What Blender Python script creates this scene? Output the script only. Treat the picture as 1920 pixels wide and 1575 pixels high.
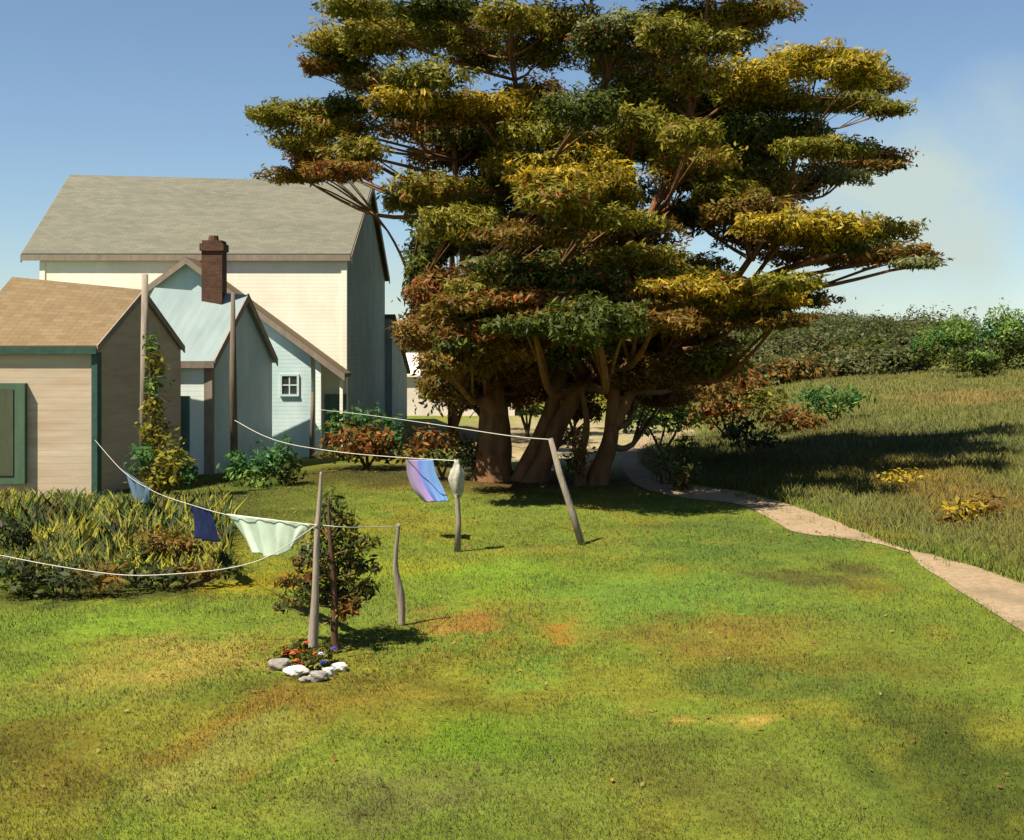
import bpy, math, random
import numpy as np
from mathutils import Vector

for o in list(bpy.data.objects): bpy.data.objects.remove(o)
scene = bpy.context.scene
COL = scene.collection
rng = np.random.default_rng(7)
random.seed(7)

# ------------------------------------------------------------------ camera
F, CX, HY, CAMZ = 2318.0, 960.0, 660.0, 3.5      # focal length in photo pixels, principal column, eye level row, eye height
cam = bpy.data.cameras.new('camera'); camo = bpy.data.objects.new('camera', cam); COL.objects.link(camo)
camo.location = (0, 0, CAMZ); camo.rotation_euler = (math.pi/2, 0, 0)
cam.sensor_width = 36; cam.lens = F/1920*36; cam.shift_y = -(787.5-HY)/1920
cam.clip_start = 0.1; cam.clip_end = 4000
scene.camera = camo

# ------------------------------------------------------------------ sky and sun
SUN_EL, SUN_AZ = math.radians(58), math.radians(37)   # azimuth: from the left, turned this far towards the viewer's side
sdir = Vector((-math.cos(SUN_EL)*math.cos(SUN_AZ), -math.cos(SUN_EL)*math.sin(SUN_AZ), math.sin(SUN_EL)))
sl = bpy.data.lights.new('sun', 'SUN'); sl.energy = 5.0; sl.angle = math.radians(0.6); sl.color = (1.0, 0.93, 0.80)
so = bpy.data.objects.new('sun', sl); COL.objects.link(so)
so.rotation_euler = sdir.to_track_quat('Z', 'Y').to_euler(); so.location = (-20, -10, 30)

w = bpy.data.worlds.new('World'); scene.world = w; w.use_nodes = True
nt = w.node_tree; nt.nodes.clear()
N = nt.nodes.new; L = nt.links.new
out = N('ShaderNodeOutputWorld'); bg = N('ShaderNodeBackground'); L(bg.outputs[0], out.inputs[0])
bg.inputs['Strength'].default_value = 0.06
sky = N('ShaderNodeTexSky'); sky.sky_type = 'NISHITA'; sky.sun_disc = False
sky.sun_elevation = SUN_EL
sky.sun_rotation = math.atan2(sdir.x, sdir.y)
sky.air_density = 1.0; sky.dust_density = 0.15; sky.ozone_density = 3.5
hsv = N('ShaderNodeHueSaturation'); hsv.inputs['Saturation'].default_value = .93; hsv.inputs['Value'].default_value = 1.0
L(sky.outputs[0], hsv.inputs['Color'])
tc = N('ShaderNodeTexCoord')
def wmath(op, a, b=None, c=None, clamp=False):
    n = N('ShaderNodeMath'); n.operation = op; n.use_clamp = clamp
    for i, v in enumerate((a, b, c)):
        if v is None: continue
        if isinstance(v, (int, float)): n.inputs[i].default_value = v
        else: L(v, n.inputs[i])
    return n.outputs[0]
nz = N('ShaderNodeTexNoise'); nz.inputs['Scale'].default_value = 9; nz.inputs['Detail'].default_value = 7; nz.inputs['Roughness'].default_value = .55
mp = N('ShaderNodeMapping'); mp.inputs['Scale'].default_value = (1, 1, 1.8); L(tc.outputs['Generated'], mp.inputs[0]); L(mp.outputs[0], nz.inputs['Vector'])
cl = None
for px, py, rx, ry, s in ((1700, 430, 170, 200, .95), (1560, 540, 200, 80, .9), (1590, 350, 170, 80, .8), (1800, 440, 100, 170, .8), (900, 560, 500, 90, .5), (1880, 250, 120, 120, .45)):
    d = Vector(((px-CX)/F, 1, (HY-py)/F)).normalized()
    m = N('ShaderNodeMapping'); m.vector_type = 'POINT'
    sub = N('ShaderNodeVectorMath'); sub.operation = 'SUBTRACT'; L(tc.outputs['Generated'], sub.inputs[0]); sub.inputs[1].default_value = d
    sc = N('ShaderNodeVectorMath'); sc.operation = 'MULTIPLY'; L(sub.outputs[0], sc.inputs[0]); sc.inputs[1].default_value = (F/rx, F/rx, F/ry)
    ln = N('ShaderNodeVectorMath'); ln.operation = 'LENGTH'; L(sc.outputs[0], ln.inputs[0])
    g = wmath('MULTIPLY', wmath('SUBTRACT', 1.25, ln.outputs['Value'], clamp=True), s)
    cl = g if cl is None else wmath('MAXIMUM', cl, g)
cm = wmath('MULTIPLY', wmath('MULTIPLY', cl, wmath('ADD', wmath('MULTIPLY', nz.outputs['Fac'], 4.6), -1.2), clamp=True), 0.85, clamp=True)
mix = N('ShaderNodeMixRGB'); L(cm, mix.inputs[0]); tint = N('ShaderNodeMixRGB'); tint.blend_type = 'MULTIPLY'; tint.inputs[0].default_value = 1; L(hsv.outputs[0], tint.inputs[1]); tint.inputs[2].default_value = (.88, .94, .96, 1); L(tint.outputs[0], mix.inputs[1]); mix.inputs[2].default_value = (4.9, 5.7, 5.2, 1)
L(mix.outputs[0], bg.inputs['Color'])

scene.view_settings.view_transform = 'Standard'; scene.view_settings.look = 'None'
scene.view_settings.exposure = 1.05; scene.view_settings.gamma = 1
scene.render.resolution_x, scene.render.resolution_y = 1024, 840

# ------------------------------------------------------------------ helpers
def lin(r, g, b, k=1.0):
    f = lambda c: (c/255/12.92 if c/255 <= .04045 else ((c/255+.055)/1.055)**2.4)
    return np.array((f(r)*k, f(g)*k, f(b)*k))

def hash2(ix, iy, s):
    v = np.sin(ix*127.1+iy*311.7+s*74.7)*43758.5453
    return v-np.floor(v)
def vnoise(x, y, s=0):
    ix, iy = np.floor(x), np.floor(y); fx, fy = x-ix, y-iy
    fx, fy = fx*fx*(3-2*fx), fy*fy*(3-2*fy)
    a, b, c, d = hash2(ix, iy, s), hash2(ix+1, iy, s), hash2(ix, iy+1, s), hash2(ix+1, iy+1, s)
    return (a*(1-fx)+b*fx)*(1-fy)+(c*(1-fx)+d*fx)*fy
def fbm(x, y, s=0, o=4):
    t, a, n = 0, 1, 0
    for i in range(o):
        t = t+a*vnoise(x*2**i, y*2**i, s+i*13); n += a; a *= .55
    return t/n

PATH_L = [(2060,1290),(1930,1197),(1850,1142),(1780,1096),(1705,1050),(1640,1026),(1575,1010),(1490,999),(1440,972),(1380,947),(1300,937),(1240,926),(1190,908),(1168,880),(1166,855),(1180,835),(1205,822),(1240,812),(1300,806)]
PATH_R = [(2200,1240),(2010,1140),(1925,1099),(1840,1068),(1750,1042),(1690,1024),(1620,1002),(1540,970),(1450,938),(1380,922),(1310,911),(1265,902),(1228,888),(1204,870),(1200,852),(1212,840),(1232,831),(1262,824),(1310,820)]
def flat(px, py):
    D = CAMZ*F/(py-HY); return np.array(((px-CX)/F*D, D))
pl = np.array([flat(*p) for p in PATH_L]); pr = np.array([flat(*p) for p in PATH_R])
pmid = (pl+pr)/2
_yy, _xx = [-20.], [8.5]
for x, y in pmid:
    if y > _yy[-1]+.3: _yy.append(y); _xx.append(x)
_yy += [70., 400.]; _xx += [9., 40.]
def path_x(y): return np.interp(y, _yy, _xx)

def height(x, y):
    x = np.asarray(x, float); y = np.asarray(y, float)
    u = x-path_x(y)-.7
    side = np.clip(u, 0, 26); side = side*side/(side+1.6)
    ramp = np.clip((y-6)/14, 0, 1)
    z = .078*side*ramp*np.clip(1-(y-95)/120, .2, 1) + .030*np.clip(y-40, 0, 34)*np.clip(u/8, 0, 1)
    z = z + 4.0*np.exp(-((x-34)/48)**2-((y-175)/45)**2)*np.clip((y-80)/50, 0, 1)
    z = z + .07*(fbm(x*.22, y*.22, 3, 3)-.5)*np.clip((y-5)/5, 0, 1)
    z = z + .10*(fbm(x*.35, y*.35, 5, 3)-.5)*np.clip(u/3, 0, 1)
    return z
def ground_hit(px, py):
    d = np.array(((px-CX)/F, 1, -(py-HY)/F))
    D = np.linspace(5, 160, 3100)
    below = np.nonzero(CAMZ+d[2]*D <= height(d[0]*D, D))[0]
    D0 = D[below[0]] if len(below) else 160
    return d[0]*D0, D0
def P(px, py, D): return np.array(((px-CX)/F*D, D, CAMZ-(py-HY)/F*D))

# ground tints: dry, lush, worn, bare or darker grass; some dark tints paint in shade
BASE, K = (114, 128, 50), 0.66
BLOBS = [(330,1235,170,40,(178,152,72),.8),(200,1180,200,45,(118,148,42),.8),(480,1362,200,40,(162,116,46),.65),(100,1440,190,70,(112,96,32),.8),(420,1430,120,40,(156,152,72),.7),
 (720,1300,260,35,(98,88,28),.75),(1000,1228,110,24,(92,142,50),.6),(1062,1166,60,16,(172,112,44),.9),(860,1152,75,20,(172,122,58),.8),(950,1372,130,42,(108,142,24),.65),
 (1250,1112,240,38,(106,142,54),.65),(900,1080,220,26,(122,150,40),.8),(1348,1336,60,20,(196,156,76),.95),(1350,1182,220,22,(138,114,48),.8),(1400,1485,220,60,(104,98,40),.7),
 (1820,1450,140,170,(70,84,28),.85),(1530,1085,110,22,(84,74,42),.75),(1400,1030,300,24,(82,110,44),.7),(1010,1042,110,14,(146,136,50),.7),(1600,1240,210,35,(112,104,38),.7),
 (1450,1270,150,40,(86,112,44),.7),(850,1535,170,40,(110,106,60),.7),(600,1490,200,30,(144,142,54),.7),(80,1300,160,50,(136,140,52),.7),(525,1085,60,26,(182,164,28),.9),
 (220,1095,300,28,(64,60,24),.9),(1000,905,260,20,(84,58,24),.95),(700,890,240,26,(72,66,26),.9),(1040,850,150,26,(205,188,150),.95),(330,960,260,60,(70,70,30),.9),(1230,1560,200,40,(140,132,44),.6),(1650,1350,150,40,(90,98,36),.7),  # first tint paints in the dark shade band on the left lawn
 (760,1060,120,22,(150,150,36),.75),(1330,990,240,18,(80,100,44),.6),(1640,1150,140,30,(104,124,44),.6)]
FIELD = [(1700,885,90,40,(150,122,44),.65),(1820,945,110,60,(148,112,42),.65),(1500,905,120,35,(116,116,44),.7),(1820,745,110,18,(160,122,70),.5),(1600,985,60,16,(120,82,44),.9),(1850,1040,120,40,(118,122,42),.7),
 (1400,870,120,30,(112,112,54),.7),(1600,820,150,40,(112,108,54),.7),(1780,820,140,50,(98,106,54),.8),(1500,700,150,30,(120,110,62),.7)]
_bl = []
for px, py, rx, ry, c, s in BLOBS:
    c0 = flat(px, py); D = c0[1]; _bl.append((c0[0], D, rx*D/F, ry*D*D/(CAMZ*F), lin(*c, K), s, False))
for px, py, rx, ry, c, s in FIELD:
    X, D = ground_hit(px, py); _bl.append((X, D, rx*D/F, max(1.0, ry*D*D/(CAMZ*F)*.6), lin(*c, K), s, True))
_bl.append((2.2, 54., 5.0, 15., lin(190, 170, 135, .62), .92, False)); _bl.append((-4., 50., 5., 9., lin(120, 92, 56, K), .9, False))
def ground_col(x, y):
    x = np.asarray(x, float); y = np.asarray(y, float)
    wx = x+1.1*(fbm(x*.9, y*.7, 21)-.5)*2+.5*(fbm(x*4, y*3, 23)-.5)*2; wy = y+1.8*(fbm(x*.9, y*.7, 31)-.5)*2+.9*(fbm(x*4, y*3, 33)-.5)*2
    n = fbm(x*.55, y*.3, 41)[..., None]
    c = lin(*BASE, K)*(1-n)+lin(126, 138, 36, K)*n
    c = np.where(n > .58, c*.6+.4*lin(150, 130, 46, K), c)
    u = x-path_x(y)
    fld = np.clip((u-.6)/.8, 0, 1)[..., None]
    fc = lin(124, 120, 54, K)*(1-n)+lin(112, 122, 56, K)*n
    c = c*(1-fld)+fc*fld
    for X, Y, rx, ry, bc, s, infield in _bl:
        g = np.exp(-(((wx-X)/rx)**2+((wy-Y)/ry)**2)**1.3)[..., None]*s
        g = g*(fld if infield else (1-fld))
        c = c*(1-g)+bc*g
    m = fbm(x*3.1, y*2.2, 51)[..., None]
    return c*(.72+.56*m)

def newmesh(name, verts, faces, cols=None, uvs=None, smooth=False):
    me = bpy.data.meshes.new(name)
    v = np.asarray(verts, np.float32); me.vertices.add(len(v)); me.vertices.foreach_set('co', v.ravel())
    if isinstance(faces, np.ndarray):
        k = faces.shape[1]; me.loops.add(faces.size); me.loops.foreach_set('vertex_index', faces.ravel().astype(np.int32))
        me.polygons.add(len(faces)); me.polygons.foreach_set('loop_start', np.arange(0, faces.size, k, dtype=np.int32))
    else:
        idx = [i for f in faces for i in f]; me.loops.add(len(idx)); me.loops.foreach_set('vertex_index', np.array(idx, np.int32))
        st = np.cumsum([0]+[len(f) for f in faces])[:-1]
        me.polygons.add(len(faces)); me.polygons.foreach_set('loop_start', st.astype(np.int32))
    me.update(calc_edges=True)
    if cols is not None:
        a = me.color_attributes.new('Col', 'FLOAT_COLOR', 'POINT')
        a.data.foreach_set('color', np.concatenate([cols, np.ones((len(v), 1))], 1).astype(np.float32).ravel())
    if uvs is not None:
        uv = me.uv_layers.new(name='UVMap'); uv.data.foreach_set('uv', np.asarray(uvs, np.float32).ravel())
    me.polygons.foreach_set('use_smooth', np.full(len(me.polygons), bool(smooth)))
    me.validate(); return me
ORG = {}
def thing(name, label, cat, loc, group=None):
    o = bpy.data.objects.new(name, None); COL.objects.link(o); o.empty_display_size = .3
    o.location = loc; ORG[o.name] = np.array(loc, float)
    o['label'] = label; o['category'] = cat
    if group: o['group'] = group
    return o
def tag(o, label=None, cat=None, group=None, kind=None):
    for k, v in (('label', label), ('category', cat), ('group', group), ('kind', kind)):
        if v: o[k] = v
    return o
def obj(name, mb, mat, parent=None, label=None, origin=None, smooth=None):
    """mb: MB or (verts, faces, cols). The mesh is given in world coordinates."""
    if isinstance(mb, MB): v, f, c, uv, sm = np.array(mb.v, float), mb.f, None, (mb.uv if mb.hasuv else None), mb.smooth
    else: v, f, c = mb[:3]; uv = None; sm = False
    o0 = ORG[parent.name] if parent else (np.array(origin, float) if origin is not None else np.array((v[:, 0].mean(), v[:, 1].mean(), v[:, 2].min())))
    o = bpy.data.objects.new(name, newmesh(name, v-o0, f, c, uv, sm if smooth is None else smooth)); COL.objects.link(o)
    o.data.materials.append(mat)
    if parent: o.parent = parent
    else: o.location = o0
    ORG[o.name] = o0
    if label: o['label'] = label
    return o

class MB:
    def __init__(s, smooth=False): s.v = []; s.f = []; s.uv = []; s.hasuv = False; s.smooth = smooth
    def poly(s, pts, uv=None):
        i = len(s.v); s.v += [tuple(map(float, p)) for p in pts]; s.f.append(list(range(i, i+len(pts))))
        if uv: s.hasuv = True
        s.uv += list(uv) if uv else [(0, 0)]*len(pts)
        return s
    def hexa(s, b, t):           # bottom ring and top ring of four points
        i = len(s.v); s.v += [tuple(map(float, p)) for p in list(b)+list(t)]
        for q in ((3,2,1,0),(4,5,6,7),(0,1,5,4),(1,2,6,5),(2,3,7,6),(3,0,4,7)): s.f.append([i+k for k in q]); s.uv += [(0,0)]*4
        return s
    def box(s, a, b):
        (x0,y0,z0),(x1,y1,z1) = a, b
        return s.hexa([(x0,y0,z0),(x1,y0,z0),(x1,y1,z0),(x0,y1,z0)], [(x0,y0,z1),(x1,y0,z1),(x1,y1,z1),(x0,y1,z1)])
    def bar(s, p, q, wdt, dep, up=(0, 0, 1)):   # rectangular bar from p to q: wdt across, dep along the other normal
        p, q = Vector(p), Vector(q); d = (q-p).normalized(); u = Vector(up)
        a = d.cross(u).normalized()*wdt/2; b = a.cross(d).normalized()*dep/2
        return s.hexa([p-a-b, p+a-b, p+a+b, p-a+b], [q-a-b, q+a-b, q+a+b, q-a+b])
    def tube(s, pts, rad, n=8, cap=True, wob=0):
        pts = [Vector(p) for p in pts]
        if isinstance(rad, (int, float)): rad = [rad]*len(pts)
        i0 = len(s.v); ref = Vector((1, 0, 0))
        for k, p in enumerate(pts):
            d = (pts[min(k+1, len(pts)-1)]-pts[max(k-1, 0)]).normalized()
            if abs(d.dot(ref)) > .95: ref = Vector((0, 1, 0))
            a = (ref-d*ref.dot(d)).normalized(); b = d.cross(a); ref = a
            for j in range(n):
                t = 2*math.pi*j/n; r = rad[k]*(1+wob*random.uniform(-1, 1))
                s.v.append(tuple(p+a*math.cos(t)*r+b*math.sin(t)*r))
        for k in range(len(pts)-1):
            for j in range(n):
                a0, a1 = i0+k*n+j, i0+k*n+(j+1) % n
                s.f.append([a0, a1, a1+n, a0+n]); s.uv += [(0,0)]*4
        if cap:
            s.f.append([i0+j for j in reversed(range(n))]); e = i0+(len(pts)-1)*n; s.f.append([e+j for j in range(n)]); s.uv += [(0,0)]*(2*n)
        return s
def spline(pts, n=6):                             # smooth a list of points (last column may be a radius)
    p = np.array(pts, float); o = []
    for i in range(len(p)-1):
        p0, p1, p2, p3 = p[max(i-1, 0)], p[i], p[i+1], p[min(i+2, len(p)-1)]
        for t in np.arange(n)/n:
            o.append(.5*(2*p1+(p2-p0)*t+(2*p0-5*p1+4*p2-p3)*t*t+(3*p1-p0-3*p2+p3)*t**3))
    o.append(p[-1]); return np.array(o)

# ------------------------------------------------------------------ materials
def mat(name):
    m = bpy.data.materials.new(name); m.use_nodes = True
    return m, m.node_tree, m.node_tree.nodes['Principled BSDF']
def nn(t, typ, **kw):
    n = t.nodes.new(typ)
    for k, v in kw.items(): setattr(n, k, v)
    return n
def surface(name, c1, c2, scale=3, rough=.75, bump=.2, bscale=30, stretch=(1, 1, 1), courses=None, spec=.25, stain=None):
    """weathered surface: two tones mixed by noise, fine bump; courses=(pitch m, depth) cuts horizontal board lines"""
    m, t, b = mat(name)
    geo = nn(t, 'ShaderNodeNewGeometry'); mp = nn(t, 'ShaderNodeMapping'); mp.inputs['Scale'].default_value = stretch
    t.links.new(geo.outputs['Position'], mp.inputs[0])
    n = nn(t, 'ShaderNodeTexNoise'); n.inputs['Scale'].default_value = scale; n.inputs['Detail'].default_value = 8; n.inputs['Roughness'].default_value = .65
    t.links.new(mp.outputs[0], n.inputs['Vector'])
    r = nn(t, 'ShaderNodeValToRGB'); r.color_ramp.elements[0].position = .34; r.color_ramp.elements[1].position = .68
    r.color_ramp.elements[0].color = (*c1, 1); r.color_ramp.elements[1].color = (*c2, 1)
    t.links.new(n.outputs['Fac'], r.inputs[0]); col = r.outputs[0]
    if stain is not None:
        n3 = nn(t, 'ShaderNodeTexNoise'); n3.inputs['Scale'].default_value = .8; n3.inputs['Detail'].default_value = 5
        t.links.new(geo.outputs['Position'], n3.inputs['Vector'])
        r3 = nn(t, 'ShaderNodeValToRGB'); r3.color_ramp.elements[0].position = .5; r3.color_ramp.elements[1].position = .75
        t.links.new(n3.outputs['Fac'], r3.inputs[0])
        mx = nn(t, 'ShaderNodeMixRGB'); t.links.new(r3.outputs[0], mx.inputs[0]); t.links.new(col, mx.inputs[1]); mx.inputs[2].default_value = (*stain, 1); col = mx.outputs[0]
    n2 = nn(t, 'ShaderNodeTexNoise'); n2.inputs['Scale'].default_value = bscale; n2.inputs['Detail'].default_value = 6
    t.links.new(mp.outputs[0], n2.inputs['Vector']); hgt = n2.outputs['Fac']
    bm = nn(t, 'ShaderNodeBump'); bm.inputs['Strength'].default_value = bump; bm.inputs['Distance'].default_value = .02
    t.links.new(hgt, bm.inputs['Height'])
    nrm = bm.outputs[0]
    if courses:
        sp = nn(t, 'ShaderNodeSeparateXYZ'); t.links.new(geo.outputs['Position'], sp.inputs[0])
        md = nn(t, 'ShaderNodeMath', operation='DIVIDE'); t.links.new(sp.outputs['Z'], md.inputs[0]); md.inputs[1].default_value = courses[0]
        fr = nn(t, 'ShaderNodeMath', operation='FRACT'); t.links.new(md.outputs[0], fr.inputs[0])
        pw = nn(t, 'ShaderNodeMath', operation='SUBTRACT'); pw.inputs[0].default_value = 1; t.links.new(fr.outputs[0], pw.inputs[1])
        b2 = nn(t, 'ShaderNodeBump'); b2.inputs['Strength'].default_value = courses[1]; b2.inputs['Distance'].default_value = .02
        t.links.new(pw.outputs[0], b2.inputs['Height']); t.links.new(nrm, b2.inputs['Normal']); nrm = b2.outputs[0]
    t.links.new(col, b.inputs['Base Color']); t.links.new(nrm, b.inputs['Normal'])
    b.inputs['Roughness'].default_value = rough; b.inputs['Specular IOR Level'].default_value = spec
    return m
def shingle(name, c1, c2, mortar, bw=.3, rh=.16, rough=.85):
    m, t, b = mat(name)
    uv = nn(t, 'ShaderNodeUVMap')
    br = nn(t, 'ShaderNodeTexBrick'); br.inputs['Color1'].default_value = (*c1, 1); br.inputs['Color2'].default_value = (*c2, 1); br.inputs['Mortar'].default_value = (*mortar, 1)
    br.inputs['Scale'].default_value = 1; br.inputs['Mortar Size'].default_value = .006; br.inputs['Mortar Smooth'].default_value = .3; br.inputs['Brick Width'].default_value = bw; br.inputs['Row Height'].default_value = rh; br.inputs['Bias'].default_value = -.1
    t.links.new(uv.outputs[0], br.inputs['Vector'])
    mp = nn(t, 'ShaderNodeMapping'); mp.inputs['Scale'].default_value = (.25, 1.2, 1); t.links.new(uv.outputs[0], mp.inputs[0])
    n = nn(t, 'ShaderNodeTexNoise'); n.inputs['Scale'].default_value = 1.1; n.inputs['Detail'].default_value = 8; n.inputs['Roughness'].default_value = .6; t.links.new(mp.outputs[0], n.inputs['Vector'])
    r = nn(t, 'ShaderNodeValToRGB'); r.color_ramp.elements[0].position = .3; r.color_ramp.elements[1].position = .7
    r.color_ramp.elements[0].color = (.86, .86, .86, 1); r.color_ramp.elements[1].color = (1.12, 1.10, 1.06, 1); t.links.new(n.outputs['Fac'], r.inputs[0])
    mx = nn(t, 'ShaderNodeMixRGB', blend_type='MULTIPLY'); mx.inputs[0].default_value = 1; t.links.new(br.outputs['Color'], mx.inputs[1]); t.links.new(r.outputs[0], mx.inputs[2])
    bm = nn(t, 'ShaderNodeBump'); bm.inputs['Strength'].default_value = .35; bm.inputs['Distance'].default_value = .01; bm.invert = True
    t.links.new(br.outputs['Fac'], bm.inputs['Height']); t.links.new(bm.outputs[0], b.inputs['Normal'])
    t.links.new(mx.outputs[0], b.inputs['Base Color']); b.inputs['Roughness'].default_value = rough; b.inputs['Specular IOR Level'].default_value = .2
    return m
def leafmat(name, trans=.3, rough=.55, up=0.0):
    m, t, b = mat(name)
    a = nn(t, 'ShaderNodeAttribute', attribute_name='Col')
    t.links.new(a.outputs['Color'], b.inputs['Base Color']); b.inputs['Roughness'].default_value = rough; b.inputs['Specular IOR Level'].default_value = .2
    tr = nn(t, 'ShaderNodeBsdfTranslucent'); t.links.new(a.outputs['Color'], tr.inputs['Color'])
    mx = nn(t, 'ShaderNodeMixShader'); mx.inputs[0].default_value = trans
    if up:
        g = nn(t, 'ShaderNodeNewGeometry'); v = nn(t, 'ShaderNodeMix', data_type='VECTOR'); v.inputs[0].default_value = up
        t.links.new(g.outputs['Normal'], v.inputs[4]); v.inputs[5].default_value = (0, 0, 1)
        nv = nn(t, 'ShaderNodeVectorMath', operation='NORMALIZE'); t.links.new(v.outputs[1], nv.inputs[0])
        t.links.new(nv.outputs[0], b.inputs['Normal'])
    t.links.new(b.outputs[0], mx.inputs[1]); t.links.new(tr.outputs[0], mx.inputs[2])
    t.links.new(mx.outputs[0], t.nodes['Material Output'].inputs['Surface'])
    return m
def groundmat():
    m, t, b = mat('ground_cover')
    a = nn(t, 'ShaderNodeAttribute', attribute_name='Col')
    g = nn(t, 'ShaderNodeNewGeometry')
    n = nn(t, 'ShaderNodeTexNoise'); n.inputs['Scale'].default_value = 9; n.inputs['Detail'].default_value = 9; n.inputs['Roughness'].default_value = .7; t.links.new(g.outputs['Position'], n.inputs['Vector'])
    r = nn(t, 'ShaderNodeValToRGB'); r.color_ramp.elements[0].position = .3; r.color_ramp.elements[1].position = .7
    r.color_ramp.elements[0].color = (.6, .62, .55, 1); r.color_ramp.elements[1].color = (1.2, 1.18, 1.1, 1); t.links.new(n.outputs['Fac'], r.inputs[0])
    mx = nn(t, 'ShaderNodeMixRGB', blend_type='MULTIPLY'); mx.inputs[0].default_value = 1; t.links.new(a.outputs['Color'], mx.inputs[1]); t.links.new(r.outputs[0], mx.inputs[2])
    n2 = nn(t, 'ShaderNodeTexNoise'); n2.inputs['Scale'].default_value = 45; n2.inputs['Detail'].default_value = 5; t.links.new(g.outputs['Position'], n2.inputs['Vector'])
    bm = nn(t, 'ShaderNodeBump'); bm.inputs['Strength'].default_value = .5; bm.inputs['Distance'].default_value = .03; t.links.new(n2.outputs['Fac'], bm.inputs['Height'])
    t.links.new(bm.outputs[0], b.inputs['Normal']); t.links.new(mx.outputs[0], b.inputs['Base Color']); b.inputs['Roughness'].default_value = .95; b.inputs['Specular IOR Level'].default_value = .1
    return m

M = {}
M['ground'] = groundmat()
M['grass'] = leafmat('grass_blades', .3, .6, .8)
M['leaf'] = leafmat('leaves', .38)
M['bark'] = surface('bark', (.085, .042, .017), (.23, .105, .038), 4, .9, .8, 14, (1, 1, .18))
M['bark_young'] = surface('young_bark', (.06, .035, .018), (.13, .065, .03), 8, .9, .6, 30, (1, 1, .2))
M['path'] = surface('trodden_earth', (.23, .16, .088), (.35, .25, .145), 11, .95, .9, 60, stain=(.18, .13, .07))
M['cream'] = surface('cream_paint', (.76, .69, .53), (.84, .78, .63), 1.2, .6, .06, 40, (1, 1, .3), (.13, .35), stain=(.70, .61, .46))
M['whiteblue'] = surface('pale_blue_paint_and_shade', (.40, .50, .48), (.52, .61, .58), 1.5, .6, .08, 40, (1, 1, .3), (.13, .5), stain=(.36, .46, .45))  # annex paint; on the blue shed's sides it stands in for shade
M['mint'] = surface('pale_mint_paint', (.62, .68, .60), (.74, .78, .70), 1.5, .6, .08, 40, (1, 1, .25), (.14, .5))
M['side_shade'] = surface('shaded_side_walls', (.19, .235, .195), (.265, .30, .25), 1.6, .9, .3, 18, (1, 1, .35), (.17, .7), stain=(.16, .215, .17))  # grey green puts the shade on the cream house's ends into colour
M['tan'] = surface('tan_boards', (.42, .30, .195), (.54, .425, .30), 1.3, .75, .15, 40, (.35, .35, 3), (.16, .5), stain=(.45, .38, .26))
M['roof_grey'] = shingle('grey_shingles', (.125, .12, .088), (.16, .15, .11), (.09, .085, .065))
M['roof_tan'] = shingle('tan_shingles', (.165, .112, .055), (.205, .145, .075), (.11, .075, .04))
M['roof_blue'] = surface('blue_tin', (.175, .225, .215), (.225, .28, .265), 1.4, .55, .08, 30, (1, .3, .3), spec=.4)
M['taupe'] = surface('taupe_trim', (.20, .155, .115), (.28, .22, .165), 5, .75, .3, 40, (1, 1, .25))
M['green_trim'] = surface('dark_green_trim', (.022, .06, .045), (.045, .095, .07), 5, .6, .2, 40)
M['door_green'] = surface('green_door', (.055, .095, .055), (.085, .13, .08), 4, .6, .2, 40, (1, 1, .3))
M['door_dark'] = surface('olive_panel', (.05, .06, .032), (.08, .085, .045), 4, .7, .2, 40, (1, 1, .3))
M['teal_door'] = surface('teal_door', (.06, .12, .10), (.09, .16, .13), 4, .6, .2, 40, (1, 1, .3))
M['brick'] = surface('sooty_brick', (.045, .026, .016), (.11, .05, .026), 6, .9, .25, 25, (1, 1, 2.5), (.085, .25))
M['wood'] = surface('weathered_pole', (.17, .13, .095), (.33, .27, .205), 7, .85, .6, 30, (1, 1, .15))
M['wood_dark'] = surface('brown_pole', (.10, .075, .05), (.19, .14, .095), 7, .85, .6, 30, (1, 1, .15))
M['rope'] = surface('cotton_line', (.44, .41, .33), (.58, .54, .45), 40, .85, .3, 90)
M['glass'] = surface('window_glass', (.02, .025, .02), (.05, .055, .045), 2, .12, .02, 5, spec=.5)
M['stone'] = surface('grey_stone', (.17, .15, .125), (.30, .27, .225), 9, .9, .6, 22)
M['stone_white'] = surface('white_stone', (.42, .39, .33), (.56, .53, .46), 9, .85, .5, 22)
M['pink_wall'] = surface('pale_pink_plaster', (.60, .50, .41), (.74, .64, .53), 1, .8, .1, 30)
M['bag'] = surface('pale_canvas_bag', (.26, .24, .18), (.38, .36, .28), 10, .9, .5, 50)
def clothmat(name, a, b, stretch=(1, 1, 1), scale=4): return surface(name, a, b, scale, .9, .15, 120, stretch, spec=.1)
M['c_grey'] = clothmat('slate_blue_cloth', (.06, .10, .14), (.11, .17, .22))
M['c_navy'] = clothmat('navy_cloth', (.006, .010, .036), (.013, .02, .06))
M['c_white'] = clothmat('white_sheet', (.38, .46, .36), (.50, .57, .46))

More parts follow.
